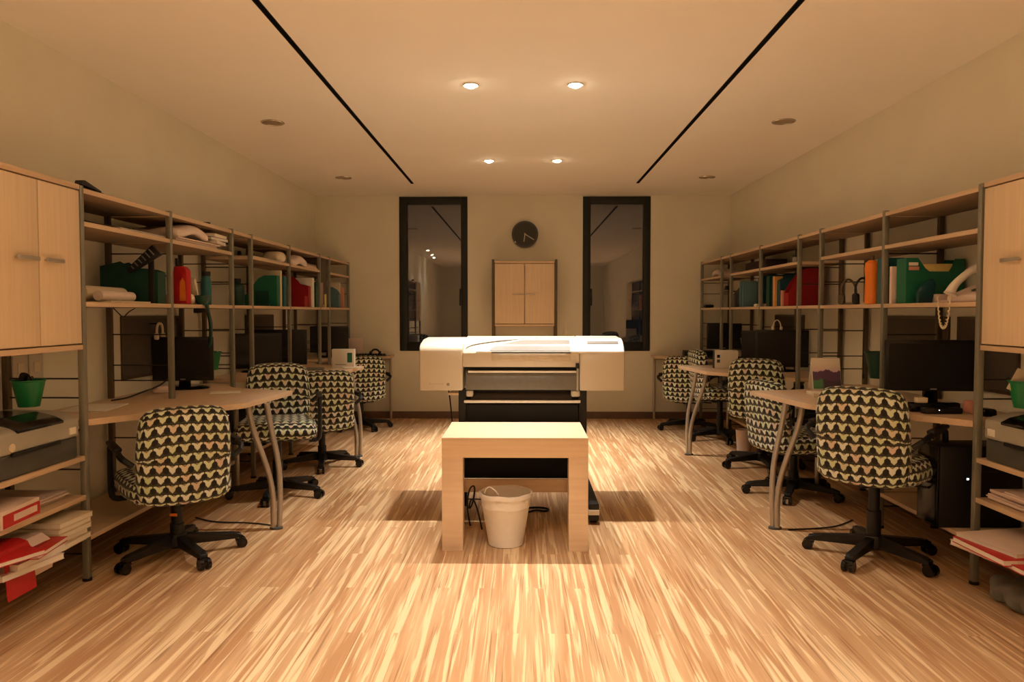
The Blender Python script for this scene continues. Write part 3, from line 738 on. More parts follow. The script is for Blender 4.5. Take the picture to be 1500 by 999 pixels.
# calendar and its book
rr = root('picture_calendar', (1.535, 4.0, ZD), 'standing calendar with a purple mountain landscape on the nearest right desk', 'calendar', -5)
q = MB(); uvl = q.bm.loops.layers.uv.verify()
vs = [q.bm.verts.new(p) for p in ((-.079, -.002, .028), (.079, -.002, .028), (.079, .045, .205), (-.079, .045, .205))]
f = q.bm.faces.new(vs)
for l, uv in zip(f.loops, ((0, 0), (1, 0), (1, 1), (0, 1))): l[uvl].uv = uv
o_front = q
MB().prism([(.0, .02), (.047, .206), (.055, .206), (.10, .02), (.09, .02), (.051, .19), (.012, .02)], -.082, .082, 'x').build('easel', M_PAPER, rr, world=False)
me = bpy.data.meshes.new('picture'); bmesh.ops.recalc_face_normals(q.bm, faces=q.bm.faces); q.bm.to_mesh(me); q.bm.free(); me.materials.append(M_LAND)
o = bpy.data.objects.new('picture', me); COL.objects.link(o); o.parent = rr; o['label'] = 'printed landscape picture'
sm = o.modifiers.new('Solid', 'SOLIDIFY'); sm.thickness = .001
rr.location = (1.80, 4.44, ZD)
tag(MB().box((1.755, 4.31, ZD+.012), (.21, .15, .022), (0, 0, -6), .002).build('paper_block', M_PAPER2), 'thick cream paper block lying in front of the landscape calendar', 'paper')

def print_box(x, y, rz, w, h, d, label, left):
    r = root('product_box', (x, y, ZD), label, 'box', rz)
    MB().box((0, 0, h/2), (w, d, h), None, .003).build('carton', M_PAPER, r, world=False)
    q = MB()
    if left:
        for z in (.62, .38):
            MB().box((-w*.34, -d/2-.001, h*z*1.08), (w*.13, .002, h*.17), None).build('printed_square', M_BLK if z > .5 else M_PDGREY, r, world=False)
        MB().box((-w/2-.002, 0, h/2), (.003, d*.98, h*.98), None).build('dark_side_panel', M_BLK, r, world=False)
    else:
        MB().box((w*.30, -d/2-.001, h*.55), (w*.22, .002, h*.52), None).build('printed_panel', M_TGREEN, r, world=False)
        MB().box((-w*.1, -d/2-.001, h*.18), (w*.5, .002, h*.03), None).build('printed_line', M_PDGREY, r, world=False)
print_box(1.735, 6.42, -4, .195, .155, .07, 'pale upright box with two dark squares on the second right desk', True)
print_box(-1.545, 6.47, 6, .19, .16, .10, 'white upright box with a green printed panel on the second left desk', False)
tag(MB().box((-1.45, 6.36, ZD+.006), (.16, .10, .010), (0, 0, 15), .001).build('booklet', M_PAPER2), 'pale booklet at the tip of the second left desk', 'booklet')
tag(MB().box((-1.70, 6.14, ZD+.012), (.14, .06, .022), (0, 0, 5), .006).build('pencil_case', M_GREYF), 'small grey pencil case on the second left desk', 'pencil case')
tag(MB().box((-1.86, 8.25, ZD+.095), (.20, .02, .19), (-8, 0, 0), .002).build('pale_board', M_PAPERP), 'plain pale board leaning on the back wall at the left desk', 'board')
rr = root('headphones', (-1.58, 8.22, ZD), 'dark headphones on the farthest left desk', 'headphones')
MB().tube([(-1.66, 8.2, ZD+.02), (-1.65, 8.2, ZD+.055), (-1.61, 8.2, ZD+.075), (-1.57, 8.2, ZD+.055), (-1.56, 8.2, ZD+.02)], .010, 8, 2).build('headband', M_BLK, rr)
for xx in (-1.66, -1.56): MB().cyl((xx-.012, 8.2, ZD+.026), (xx+.012, 8.2, ZD+.026), .026).build('ear_cushion', M_BLK, rr)
tag(MB().box((1.93, 8.2, ZD+.03), (.34, .22, .06), (0, 0, -5), .01).build('black_laptop_bag', M_BLK), 'flat black case on the farthest right desk', 'case')
# papers and a cable on the left desk
tag(MB().box((-2.13, 3.70, ZD+.003), (.21, .297, .005), (0, 0, 8), .0).build('paper_sheets', M_PAPER), 'white sheets on the near end of the nearest left desk', 'paper')
tag(MB().box((-1.77, 4.44, ZD+.0015), (.17, .12, .002), (0, 0, 20), .0).build('note_sheet', M_PAPER), 'small white note in front of the left monitor foot', 'paper')
tag(MB().box((-2.14, 4.42, ZD+.02), (.10, .07, .04), (0, 0, 15), .012).build('white_adapter', M_PAPERP), 'small pale adapter left of the left monitor foot', 'adapter')
tag(MB().tube([(-2.20, 3.98, ZD+.006), (-2.18, 4.1, ZD+.006), (-2.2, 4.25, ZD+.012), (-2.14, 4.40, ZD+.045), (-2.18, 4.58, ZD+.07), (-2.17, 4.70, ZD+.09)], .0045, 6, 2).build('monitor_cable', M_CABLE), 'black cable trailing from the left monitor across the desk', 'cable')

# PC towers on the low shelves
def tower(x, y, z, label):
    r = root('computer_tower', (x, y, z), label, 'computer', group='computer towers')
    MB().b2((x-.19, y-.09, z), (x+.19, y+.09, z+.38), .006).build('case', M_BLK, r)
    s = -1 if x > 0 else 1
    MB().b2((x+s*.19, y-.088, z+.005), (x+s*.2, y+.088, z+.375), .003).build('front_panel', M_BLKG, r)
    MB().b2((x-.066, y-.092, z+.225), (x-.058, y-.0895, z+.233)).build('power_light', M_LED, r)
tower(2.20-.08, 3.56, .20, 'black computer tower with a white power light under the nearest right desk')
tower(-2.12, 5.62, .20, 'black computer tower under the second left desk')
tower(2.12, 5.75, .20, 'black computer tower under the second right desk')
# cables on the left wall under the desk
tag(MB().tube([(-2.29, 3.45, .60), (-2.28, 3.6, .50), (-2.27, 3.75, .56), (-2.28, 3.9, .66)], .004, 6, 2).build('wall_cable', M_CABLE), 'dark cable sagging along the left wall under the nearest desk', 'cable')
tag(MB().tube([(-1.36, 4.13, .006), (-1.55, 4.2, .006), (-1.75, 4.2, .006), (-1.9, 4.3, .006)], .004, 6, 2).build('floor_cable', M_CABLE), 'thin dark cable on the floor from the left desk leg', 'cable')
tag(MB().tube([(1.46, 4.10, .006), (1.60, 4.12, .006), (1.75, 4.16, .006), (1.9, 4.3, .006)], .004, 6, 2).build('floor_cable', M_CABLE), 'thin dark cable on the floor from the right desk leg', 'cable')

# ------------------------------------------------------------------ green buckets hung on the ladder rungs
def bucket(x, y, zt, label, sc=1., m=M_GREEN, stuff=True):
    r = root('hanging_bucket', (x, y, zt-.13*sc), label, 'bucket', group='green hanging buckets')
    MB().lathe([(0, 0), (.048*sc, 0), (.073*sc, .125*sc), (.078*sc, .128*sc), (.078*sc, .134*sc), (.071*sc, .134*sc), (.046*sc, .006), (0, .006)], (x, y, zt-.13*sc), 28).build('pot', m, r)
    MB().tube([(x-.03, y+.06*sc, zt-.01), (x-.03, y+.075*sc, zt+.012), (x-.03, y+.086*sc, zt+.012), (x-.03, y+.09*sc, zt-.01)], .0025, 6, 1).build('hook', M_RUNG, r)
    return r
bucket(-2.125, 3.195, .905, 'green bucket hung on the left frame above the small printer, a black gadget inside', .86)
rr = root('webcam', (-2.16, 3.20, .85), 'small black gadget poking out of the green bucket at far left', 'webcam')
MB().box((-2.155, 3.20, .905), (.03, .03, .07), (0, 20, 0), .01).build('body', M_BLK, rr)
MB().tube([(-2.15, 3.20, .935), (-2.12, 3.19, .93), (-2.10, 3.18, .90), (-2.10, 3.18, .86)], .004, 6, 2).build('cord', M_CABLE, rr)
bucket(2.135, 3.205, .905, 'green bucket hung on the right frame above the small printer at the picture edge', .86)
tag(MB().box((2.12, 3.215, .90), (.08, .003, .10), (0, 28, 0)).build('folded_card', M_PAPER2), 'cream card standing in the green bucket at the far right', 'card')
bucket(-2.06, 4.93, .935, 'green bucket with pens beside the nearest left monitor', .9)
for k, (dx, m_) in enumerate(((-.03, M_PAPER2), (.0, M_RUNG), (.03, M_PAPER))):
    tag(MB().cyl((-2.06+dx*.6, 4.93+dx*.5, .84), (-2.06+dx*1.4, 4.93+dx, .985-.01*k), .004, n=8).build('pen', m_), ('cream', 'dark', 'white')[k]+' pen standing in the bucket by the left monitor', 'pen', 'pens in the bucket')
bucket(1.99+.09, 4.30-.22+.3, .965, 'dark green bucket hanging behind the landscape calendar', 1.15, M_DGREEN)
bucket(-2.06, 6.17, .95, 'pale green bucket between the monitors on the second left desk', .85, mat('sage_plastic', (112, 140, 96), .5))
bucket(2.13, 7.13, .95, 'grey-green bucket on the frame beside the farthest right monitor', .9, mat('grey_green_plastic', (96, 122, 104), .5))

# ------------------------------------------------------------------ small office printers
def office_printer(s, label):
    fx = s*(FX[s]+.0); z0 = .565; y0, y1 = 2.74, 3.235
    def X(dep): return s*(FX[s]+dep)
    r = root('office_printer', (X(.16), (y0+y1)/2, z0), label, 'printer', group='small office printers')
    MB().b2((X(-.004), y0, z0), (X(.325), y1, z0+.095), .010, 3).build('lower_case', M_PDGREY, r)
    q = MB(); prof = [(X(-.012), z0+.095), (X(-.012), z0+.175), (X(.02), z0+.190), (X(.10), z0+.208), (X(.30), z0+.212), (X(.325), z0+.195), (X(.325), z0+.095)]
    q.prism(prof, y0, y1, 'y', .010, 3); q.build('upper_case', M_SILV, r)
    q = MB(); P = [(X(-.016), z0+.168), (X(-.016), z0+.180), (X(.02), z0+.199), (X(.10), z0+.217), (X(.24), z0+.219), (X(.24), z0+.207), (X(.10), z0+.204), (X(.02), z0+.186)]
    q.prism(P, y0+.09, y1-.115, 'y', .003); q.build('lid', M_BLKG, r)
    MB().b2((X(-.018), y0+.06, z0+.085), (X(-.006), y1-.14, z0+.10), .002).build('paper_slot', M_BLK, r)
    MB().b2((X(-.017), y1-.075, z0+.11), (X(-.008), y1-.03, z0+.14), .002).build('paper_label', M_PAPER, r)
    MB().cyl((X(-.016), y0+.06, z0+.12), (X(-.008), y0+.06, z0+.12), .016).build('power_button', M_PAPER2, r)
office_printer(-1, 'silver and black office printer on the left shelves under the cabinet')
office_printer(1, 'silver and black office printer on the right shelves under the cabinet')

# ------------------------------------------------------------------ paper piles
def sheets(name, x, y, z, w, d, n, th, jit, m, label, cat='paper', rz=0, sag=0.):
    q = MB()
    for k in range(n):
        a = random.uniform(-jit, jit)*40
        q.box((x+random.uniform(-jit, jit), y+random.uniform(-jit, jit), z+th*(k+.5)), (w*random.uniform(.94, 1), d*random.uniform(.94, 1), th*.92), (0, 0, rz+a))
    return tag(q.build(name, m, smooth=0), label, cat)
def magazine(x, y, z, w, d, th, rz, m, label, tilt=0, side=0, grp=None, cover=None):
    r = root('magazine', (x, y, z), label, 'magazine', rz, grp)
    MB().box((0, 0, th/2), (w*.985, d*.985, th*.8), (side, tilt, 0), .0).build('pages', M_PAPER, r, world=False)
    q = MB().box((0, 0, th*.95), (w, d, th*.12), (side, tilt, 0)); q.box((0, 0, th*.05), (w, d, th*.12), (side, tilt, 0)); q.build('cover', m, r, world=False)
    if cover: MB().box((w*.1, d*.05, th*1.03), (w*.5, d*.45, th*.05), (side, tilt, 0)).build('cover_picture', cover, r, world=False)
# left, shelf at .39
z = .391
sheets('paper_stack', -2.13, 3.06, z, .30, .34, 6, .005, .012, M_PAPERP, 'loose pile of pale papers on the middle left shelf under the printer')
rr = root('flat_carton', (-2.02, 2.83, z), 'flat red and white carton at the left picture edge on the middle shelf', 'carton', 4)
MB().box((0.0, 0, .035), (.19, .24, .07), None, .003).build('carton', M_PAPERP, rr, world=False)
MB().box((.096, 0, .03), (.003, .235, .05), None).build('red_band', M_RED, rr, world=False)
MB().box((.098, .02, .032), (.003, .15, .025), None).build('white_stripe', M_PAPERP, rr, world=False)
# left, low shelf at .215
z = .216
gl = 'magazines on the low left shelf'
M_FOLD = mat('manila_folder', (214, 194, 164), .7, var=.04)
for k in range(5):
    magazine(-2.05+random.uniform(-.01, .01), 3.135+random.uniform(-.012, .012), z+k*.023, .31, .215, .021, random.uniform(-7, 9), M_FOLD if k % 2 else M_PAPER2, ['manila folder at the bottom of the low left pile', 'manila folder second from the bottom of the low left pile', 'manila folder in the middle of the low left pile', 'manila folder just under the top of the low left pile', 'manila folder topmost on the low left pile'][k], 0, 0, gl)
magazine(-2.02, 2.84, z, .33, .28, .022, -12, M_PAPERP, 'white magazine lying flat under the red ones at low left', grp=gl)
magazine(-2.01, 2.86, z+.023, .31, .26, .024, -4, M_PAPER, 'thick white brochure between the low left red magazines', grp=gl)
magazine(-2.00, 2.88, z+.048, .31, .24, .018, 8, M_RED, 'glossy red magazine on top of the low left pile', grp=gl, cover=M_DRED)
magazine(-1.985, 2.74, z+.068, .30, .22, .018, -22, M_RED, 'bright red magazine sticking out at the lower left picture edge', grp=gl)
r = root('red_leaflet', (-1.93, 2.80, .216), 'bright red leaflet hanging over the low shelf edge at the lower left picture edge', 'leaflet')
q = MB()
pts = [(-2.03, .318), (-1.96, .322), (-1.925, .31), (-1.905, .27), (-1.90, .20), (-1.893, .13)]
q.prism(pts+[(x+.004, z_+.002) for x, z_ in pts[::-1]], 2.70, 2.86, 'y'); q.build('sheet', M_RED, r)
r = root('white_leaflet', (-1.93, 2.93, .216), 'crumpled white leaflet hanging over the low left shelf edge beside the red one', 'leaflet')
q = MB(); pts = [(-2.05, .304), (-1.95, .306), (-1.915, .28), (-1.905, .23), (-1.91, .165)]
q.prism(pts+[(x+.004, z_+.002) for x, z_ in pts[::-1]], 2.875, 2.985, 'y'); q.build('sheet', M_PAPERP, r)
# right
z = .391
sheets('paper_stack', 2.16, 3.10, z, .27, .32, 7, .006, .014, M_PAPERP, 'loose pile of pale papers on the middle right shelf')
sheets('paper_stack', 2.14, 2.84, z, .26, .20, 9, .005, .012, M_PAPER, 'pinkish pile of papers cut by the right picture edge')
sheets('envelope_pile', 2.12, 2.99, z+.048, .24, .30, 3, .005, .010, M_PAPERP, 'few pale envelopes lying over the middle right papers')
z = .216; gr = 'magazines on the low right shelf'
magazine(2.02, 3.05, z, .36, .32, .022, 10, M_PAPERP, 'white magazine at the bottom of the low right pile', grp=gr)
magazine(1.985, 2.99, z+.023, .35, .31, .024, 3, M_RED, 'red-edged magazine in the middle of the low right pile', grp=gr)
magazine(2.02, 3.03, z+.046, .35, .30, .016, 12, M_PAPERP, 'blank pale magazine on top of the low right pile', grp=gr)
magazine(2.00, 2.80, z+.01, .30, .2, .02, 2, M_RED, 'red magazine on the low right shelf at the picture edge', grp=gr)
rr = root('plastic_bag', (2.1, 3.0, 0), 'crumpled grey plastic bundle on the floor under the right shelves', 'bag')
def crump(p): return p+Vector((.012*math.sin(p.y*60+p.z*30), .012*math.sin(p.x*50), .010*math.sin(p.x*40+p.y*55)))
MB().rbox((2.1, 3.02, .05), (.30, .30, .085), .04, 10, crump).build('bundle', M_GREYF, rr)
# far floor white bin behind right chairs
rr = root('waste_bin', (1.88, 6.10+.25, 0), 'small pale waste bin in the shade under the second right desk', 'waste bin')
MB().lathe([(0, .0), (.055, 0), (.07, .20), (.073, .205), (.068, .205), (.053, .01), (0, .01)], (1.88, 6.35, 0)).build('bucket', M_PAPERP, rr)

# ------------------------------------------------------------------ shelf contents
ZSH = ZS+.0005
def X_(s, d): return s*(FX[s]+d)
def file_holder(s, y, th, prof, m, label, d0=.005, z=ZSH, inner=None, tint=None):
    """box file standing upright, its flat side towards the viewer; prof = outline as (depth from the aisle, height)"""
    r = root('magazine_file', (X_(s, d0+.15), y, z), label, 'magazine file', group='upright files on shelves')
    P = [(X_(s, d0+a), z+b) for a, b in prof]
    MB().prism(P, y-th/2, y-th/2+.003, 'y').build('side_panel', m, r); MB().prism(P, y+th/2-.003, y+th/2, 'y').build('side_panel', m, r)
    q = MB(); hA = prof[1][1]; dmax = max(a for a, b in prof); hW = prof[-2][1]
    q.b2((X_(s, d0), y-th/2+.003, z), (X_(s, d0+.003), y+th/2-.003, z+hA)); q.b2((X_(s, d0+dmax-.003), y-th/2+.003, z), (X_(s, d0+dmax), y+th/2-.003, z+hW)); q.b2((X_(s, d0), y-th/2+.003, z), (X_(s, d0+dmax), y+th/2-.003, z+.003))
    q.build('spine', m, r)
    if inner: MB().b2((X_(s, d0+.02), y-th/2+.006, z+.005), (X_(s, d0+dmax-.01), y+th/2-.006, z+inner[0]), .002).build('contents', inner[1], r)
    return r
UCUT = [(0, 0), (0, .235), (.06, .235), (.10, .18), (.12, .165), (.22, .165), (.235, .19), (.25, .23), (.30, .23), (.30, 0)]
SWEEP = [(0, 0), (0, .10), (.02, .14), (.05, .19), (.09, .24), (.13, .275), (.17, .29), (.27, .29), (.27, 0)]
SWEEPR = [(0, 0), (0, .245), (.10, .245), (.15, .22), (.19, .17), (.22, .11), (.26, .09), (.26, 0)]
def book(s, y, th, h, dep, m, label, lean=0, d0=.01, z=ZSH, grp='books on shelves'):
    r = root('book', (X_(s, d0+dep/2), y, z), label, 'book', 0, grp)
    off = abs(math.sin(R(lean)))*th/2
    zz = h/2*math.cos(R(lean))+off
    MB().box((X_(s, d0+dep/2), y+h/2*math.sin(-R(lean)), z+zz), (dep, th*.7, h-.006), (lean, 0, 0)).build('pages', M_PAPER, r)
    q = MB()
    for sg in (-1, 1): q.box((X_(s, d0+dep/2), y+h/2*math.sin(-R(lean))+sg*th*.42, z+zz+sg*th*.42*math.sin(R(lean))), (dep+.004, th*.14, h), (lean, 0, 0))
    q.box((X_(s, d0), y+h/2*math.sin(-R(lean)), z+zz), (.003, th*.9, h), (lean, 0, 0))
    q.build('cover', m, r)
def bottle(x, y, z, rad, h, m, cap, label, neck=.5, name='bottle', flat=1.):
    r = root(name, (x, y, z), label, 'bottle', group='bottles on shelves')
    MB().lathe([(0, 0), (rad*.95, 0), (rad, .008), (rad, h*.68), (rad*.9, h*.76), (rad*neck, h*.86), (rad*neck, h*.9), (0, h*.9)], (x, y, z), 24, 1, flat).build('body', m, r)
    MB().lathe([(0, h*.86), (rad*(neck+.12), h*.86), (rad*(neck+.12), h), (0, h)], (x, y, z), 20, 1, flat).build('cap', cap, r)
    return r
# --- left, first bay
s = -1
r = root('paper_roll', (X_(s, .13), 3.70, ZSH), 'thick cream rolled papers lying on the first left shelf', 'paper roll')
MB().cyl((X_(s, .13), 3.50, ZSH+.045), (X_(s, .16), 3.92, ZSH+.045), .036, n=20).build('outer_roll', M_PAPER2, r)
MB().cyl((X_(s, .055), 3.52, ZSH+.033), (X_(s, .075), 3.86, ZSH+.033), .024, n=16).build('inner_roll', M_CLOTH, r)
tag(MB().b2((X_(s, .01), 3.55, ZSH), (X_(s, .30), 3.93, ZSH+.008), .001).build('paper_sheets', M_PAPER2), 'flat cream sheets under the rolled papers on the first left shelf', 'paper')
file_holder(s, 4.045, .09, [(0, 0), (0, .17), (.04, .185), (.14, .19), (.20, .225), (.31, .20), (.31, 0)], M_DGREEN, 'dark green magazine file at the end of the first left shelf', inner=(.15, M_PDGREY))
r = root('slatted_rack', (X_(s, .06), 3.97, ZSH+.2), 'black tray with pale slats leaning above the dark green file', 'rack')
q = MB()
A = Vector((X_(s, .155), 3.975, 1.425)); B = Vector((X_(s, .015), 3.975, 1.555))
dv = (B-A).normalized(); pv = Vector((-dv.z, 0, dv.x))
if pv.z > 0: pv = -pv
q.prism([(A.x, A.z), (B.x, B.z), (B.x+pv.x*.07, B.z+pv.z*.07), (A.x+pv.x*.03, A.z+pv.z*.03)], 3.96, 3.985, 'y', .003); q.build('tray', M_BLK, r)
for k in range(6):
    c = A+dv*(.035+.026*k); e = c+pv*(.028+.004*k); c = c+pv*.008
    MB().tube([(c.x, 3.957, c.z), (e.x, 3.957, e.z)], .0035, 6).build('slat', M_GREYF, r)
q = MB().b2((X_(s, .02), 3.988, ZSH+.0), (X_(s, .05), 3.998, 1.53), .002); q.build('support', M_BLK, r)
r.location = r.location
sheets('paper_stack', X_(s, .15), 3.85, ZM[s]+.0005, .32, .46, 3, .003, .008, M_PAPER, 'thin white papers on the upper shelf of the first left bay')
tag(MB().b2((X_(s, .20), 3.5, ZM[s]+.012), (X_(s, .31), 4.05, ZM[s]+.05), .004).build('dark_folder', M_PDGREY), 'dark flat folder at the back of the upper first left shelf', 'folder')
r = root('stapler', (X_(s, .03), 3.42, ZT), 'black stapler on top of the first left shelf', 'stapler', 0)
MB().prism([(3.34, ZT+.022), (3.345, ZT+.042), (3.37, ZT+.046), (3.50, ZT+.018), (3.50, ZT+.010)], X_(s, .015), X_(s, .05), 'x', .004).build('arm', M_BLK, r)
MB().b2((X_(s, .012), 3.34, ZT), (X_(s, .052), 3.51, ZT+.010), .003).build('base', M_BLK, r)
tag(MB().b2((X_(s, .01), 3.62, ZT), (X_(s, .05), 3.82, ZT+.007), .002).build('ruler', M_BLK), 'thin black ruler on top of the first left shelf', 'ruler')
# hooks below first shelf
tag(MB().tube([(X_(s, .22), 3.95, ZS-.024), (X_(s, .22), 3.99, 1.20), (X_(s, .22), 4.05, 1.165), (X_(s, .22), 4.10, 1.20), (X_(s, .2), 4.14, 1.222)], .003, 6, 2).build('hanging_cable', M_CABLE), 'thin dark cable looping below the first left shelf', 'cable')
r = root('headset', (X_(s, .26), 4.62, .98), 'pale headset hanging on the left wall board above the monitor', 'headset')
MB().tube([(X_(s, .30), 4.58, 1.055), (X_(s, .30), 4.585, 1.115), (X_(s, .30), 4.62, 1.135), (X_(s, .30), 4.655, 1.115), (X_(s, .30), 4.66, 1.055)], .008, 8, 2).build('headband', M_PAPER2, r)
for yy in (4.58, 4.66): MB().box((X_(s, .30), yy, 1.05), (.03, .026, .045), None, .012).build('ear_pad', M_PAPER2, r)
MB().cyl((X_(s, .30), 4.62, 1.128), (X_(s, .372), 4.62, 1.128), .004).build('hook', M_RUNG, r)
# --- left, second bay
r = root('bottle', (X_(s, .05), 4.27, ZSH), 'red flat bottle with an orange label on the second left shelf', 'bottle', group='bottles on shelves')
DY = .13
x0 = X_(s, .015); x1 = X_(s, .105)
MB().prism([(x1, ZSH), (x0, ZSH), (x0+.001, ZSH+.20), (x0-.02, ZSH+.222), (x1+.012, ZSH+.222), (x1+.005, ZSH+.17)], 4.245+DY, 4.30+DY, 'y', .008, 3).build('body', M_RED, r)
MB().prism([(x0-.008, ZSH+.02), (x0-.045, ZSH+.02), (x0-.042, ZSH+.13), (x0-.026, ZSH+.155), (x0-.012, ZSH+.13)], 4.2435+DY, 4.2445+DY, 'y').build('label', M_ORANGE, r)
MB().cyl((x1+.02, 4.272+DY, ZSH+.215), (x1+.02, 4.272+DY, ZSH+.27), .010).build('nozzle', M_BLK, r)
book(s, 4.60, .022, .165, .11, M_PAPER2, 'pale book leaning on the second left shelf', 24, .04)
tag(MB().rbox((X_(s, .06), 4.50, ZSH+.032), (.07, .06, .064), .031, 6).build('cream_ball', M_PAPER2), 'small cream ball beside the red bottle', 'ball')
tag(MB().box((X_(s, .16), 4.47, ZSH+.03), (.08, .05, .06), (0, 0, 10), .01).build('small_carton', M_ORANGE), 'small orange carton beside the red bottle', 'carton')
bottle(X_(s, .10), 4.84, ZSH, .033, .215, M_TEAL, M_BLK, 'teal drink bottle with black cap on the second left shelf', .75)
r = root('clamp_lamp', (X_(s, .02), 4.56, ZS-.02), 'dark green clamp lamp fixed to the second left shelf edge', 'lamp')
MB().lathe([(0, 0), (.022, 0), (.045, .03), (.052, .055), (.046, .06), (0, .06)], (X_(s, .0), 4.545, ZSH-.005), 24).build('lamp_head', M_DGREEN, r)
MB().tube([(X_(s, -.022), 4.55, ZSH+.02), (X_(s, -.028), 4.56, ZSH-.05), (X_(s, -.02), 4.62, 1.13), (X_(s, .0), 4.66, 1.02), (X_(s, .02), 4.68, .98)], .011, 10, 2).build('lamp_arm', M_DGREEN, r)
MB().b2((X_(s, -.03), 4.53, ZS-.05), (X_(s, .05), 4.565, ZS-.023), .004).build('clamp', M_BLK, r)
sheets('paper_stack', X_(s, .14), 4.50, ZM[s]+.0005, .28, .60, 5, .006, .014, M_PAPERP, 'pale paper pile filling the upper shelf of the second left bay')
def drape(p): return p+Vector((.0, .0, .018*math.sin(p.y*14+1)+.008*math.sin(p.x*30)))
tag(MB().rbox((X_(s, .12), 4.42, ZM[s]+.068), (.27, .42, .05), .022, 12, drape).build('folded_cloth', M_CLOTH), 'crumpled pale pink cloth on the papers of the second left bay', 'cloth')
for k in range(3):
    magazine(X_(s, .12), 4.84, ZM[s]+.034+k*.021, .24, .22, .02, (8, -5, 3)[k], (M_PAPERP, M_PDGREY, M_PAPER2)[k], ('lowest', 'dark middle', 'topmost')[k]+' magazine overhanging the end of the upper second left shelf', grp='magazines on the upper left shelf')
r = root('tape_roll', (X_(s, .02), 4.72, ZT), 'small black tape roll on top of the second left bay', 'tape')
MB().lathe([(.018, 0), (.032, 0), (.032, .018), (.018, .018), (.018, 0)], (X_(s, .05), 4.72, ZT)).build('roll', M_BLK, r)
# --- left, third bay
r = bottle(X_(s, .16), 5.52, ZSH, .055, .20, M_DGREEN, M_BLK, 'dark green rounded bottle at the start of the third left shelf', .45)
file_holder(s, 5.99, .07, SWEEPR, M_TGREEN, 'green swept magazine file on the third left shelf', inner=(.07, M_PDGREY))
book(s, 5.90, .025, .12, .10, M_DGREEN, 'short dark green book before the swept green file on the left', 0, .05)
file_holder(s, 6.17, .07, [(0, 0), (0, .25), (.2, .25), (.25, .2), (.25, 0)], M_TEAL, 'teal magazine file at the end of the third left shelf', inner=(.2, M_DTEAL))
book(s, 6.075, .028, .29, .22, M_PAPER2, 'tall cream book between the green and teal files on the left', 0, .01)
sheets('paper_stack', X_(s, .16), 5.78, ZM[s]+.0005, .30, .62, 3, .004, .010, M_PAPER, 'thin white papers on the upper shelf of the third left bay')
tag(MB().rbox((X_(s, .07), 6.10, ZM[s]+.045), (.16, .16, .09), .044, 8).build('soft_bag', M_PAPER2), 'round cream pouch on the upper third left shelf', 'bag')
for k, (yy, hh) in enumerate(((5.74, .05), (6.02, .055), (6.38, .05))):
    bottle(X_(s, .22), yy, ZM[s]+.016 if k < 2 else ZM[s]+.0005, .016, hh, M_BLK, M_BLK, ('small black jar on the upper third left shelf, nearer', 'small black jar on the upper third left shelf, farther', 'small black jar on the upper fourth left shelf')[k], .6, 'small_jar')
# --- left, fourth bay
file_holder(s, 6.76, .10, SWEEP[:], M_DRED, 'dark red swept magazine file on the fourth left shelf, nearer one', inner=(.09, M_RED))
file_holder(s, 6.87, .08, [(0, 0), (0, .19), (.1, .215), (.27, .24), (.27, 0)], M_DRED, 'dark red magazine file on the fourth left shelf, farther one')
for k in range(2): book(s, 6.945+.04*k, .03, .27, .15, M_PAPER, ('white book next to the dark red files on the left, nearer', 'white book next to the dark red files on the left, farther')[k], 0, .0)
file_holder(s, 7.09, .09, [(0, 0), (0, .235), (.26, .235), (.26, 0)], M_DGREEN, 'dark green box file on the fourth left shelf', d0=-.005)
file_holder(s, 7.30, .09, [(0, 0), (0, .24), (.26, .24), (.26, 0)], mat('mauve_card', (150, 124, 122), .5), 'mauve box file in the narrow gap before the last left bay')
book(s, 7.42, .03, .13, .10, M_YEL, 'short pale yellow book beside the mauve file on the left', 0, .0)
tag(MB().rbox((X_(s, .12), 6.55, ZM[s]+.04), (.27, .42, .07), .03, 12, drape).build('folded_cloth', M_CLOTH), 'crumpled pale cloth on the upper fourth left shelf', 'cloth')
sheets('paper_stack', X_(s, .13), 6.92, ZM[s]+.0005, .27, .36, 5, .006, .010, M_PAPERP, 'pale papers on the upper fourth left shelf')
# gap panel
tag(MB().b2((X_(s, .012), 7.21, 1.27), (X_(s, .022), 7.51, ZT-.03), .001).build('grey_display_board', M_BOARD), 'grey board filling the narrow gap before the last left bay', 'board')
# --- left, fifth bay
file_holder(s, 8.0, .09, [(0, 0), (0, .14), (.03, .19), (.08, .22), (.25, .225), (.25, 0)][:], M_BLUEG, 'blue-grey magazine file on the farthest left shelf')
book(s, 8.08, .03, .27, .22, M_PAPER2, 'tall cream book on the farthest left shelf', 0, .02)
book(s, 8.24, .04, .22, .2, M_PINK, 'pinkish book on the farthest left shelf', 0, .02)

# --- right, first bay
s = 1
r = root('telephone', (X_(s, .10), 3.50, ZSH), 'pale desk telephone with a curly cord hanging off the first right shelf', 'telephone')
MB().prism([(X_(s, .02), ZSH), (X_(s, .22), ZSH), (X_(s, .22), ZSH+.085), (X_(s, .17), ZSH+.095), (X_(s, .02), ZSH+.03)], 3.36, 3.60, 'y', .008, 3).build('base', M_PAPERP, r)
hs = [(X_(s, -.01), 3.52, ZSH+.038), (X_(s, .005), 3.52, ZSH+.075), (X_(s, .05), 3.52, ZSH+.12), (X_(s, .10), 3.52, ZSH+.155), (X_(s, .14), 3.52, ZSH+.165)]
MB().tube(hs, lambda t: .017+.012*abs(2*t-1)**2, 12, 2).build('handset', M_PAPER, r)
cord = []
for k in range(90):
    t = k/89; a = t*2*PI*1.0
    cx = X_(s, -.028); base = Vector((cx, 3.535+.045*math.cos(PI*t), ZSH+.03-.15*math.sin(PI*t)))
    cord.append(base+Vector((.0045*math.cos(k*1.3), .0, .0045*math.sin(k*1.3))))
MB().tube(cord, .0035, 6).build('cord', M_PAPER2, r)
q = MB()
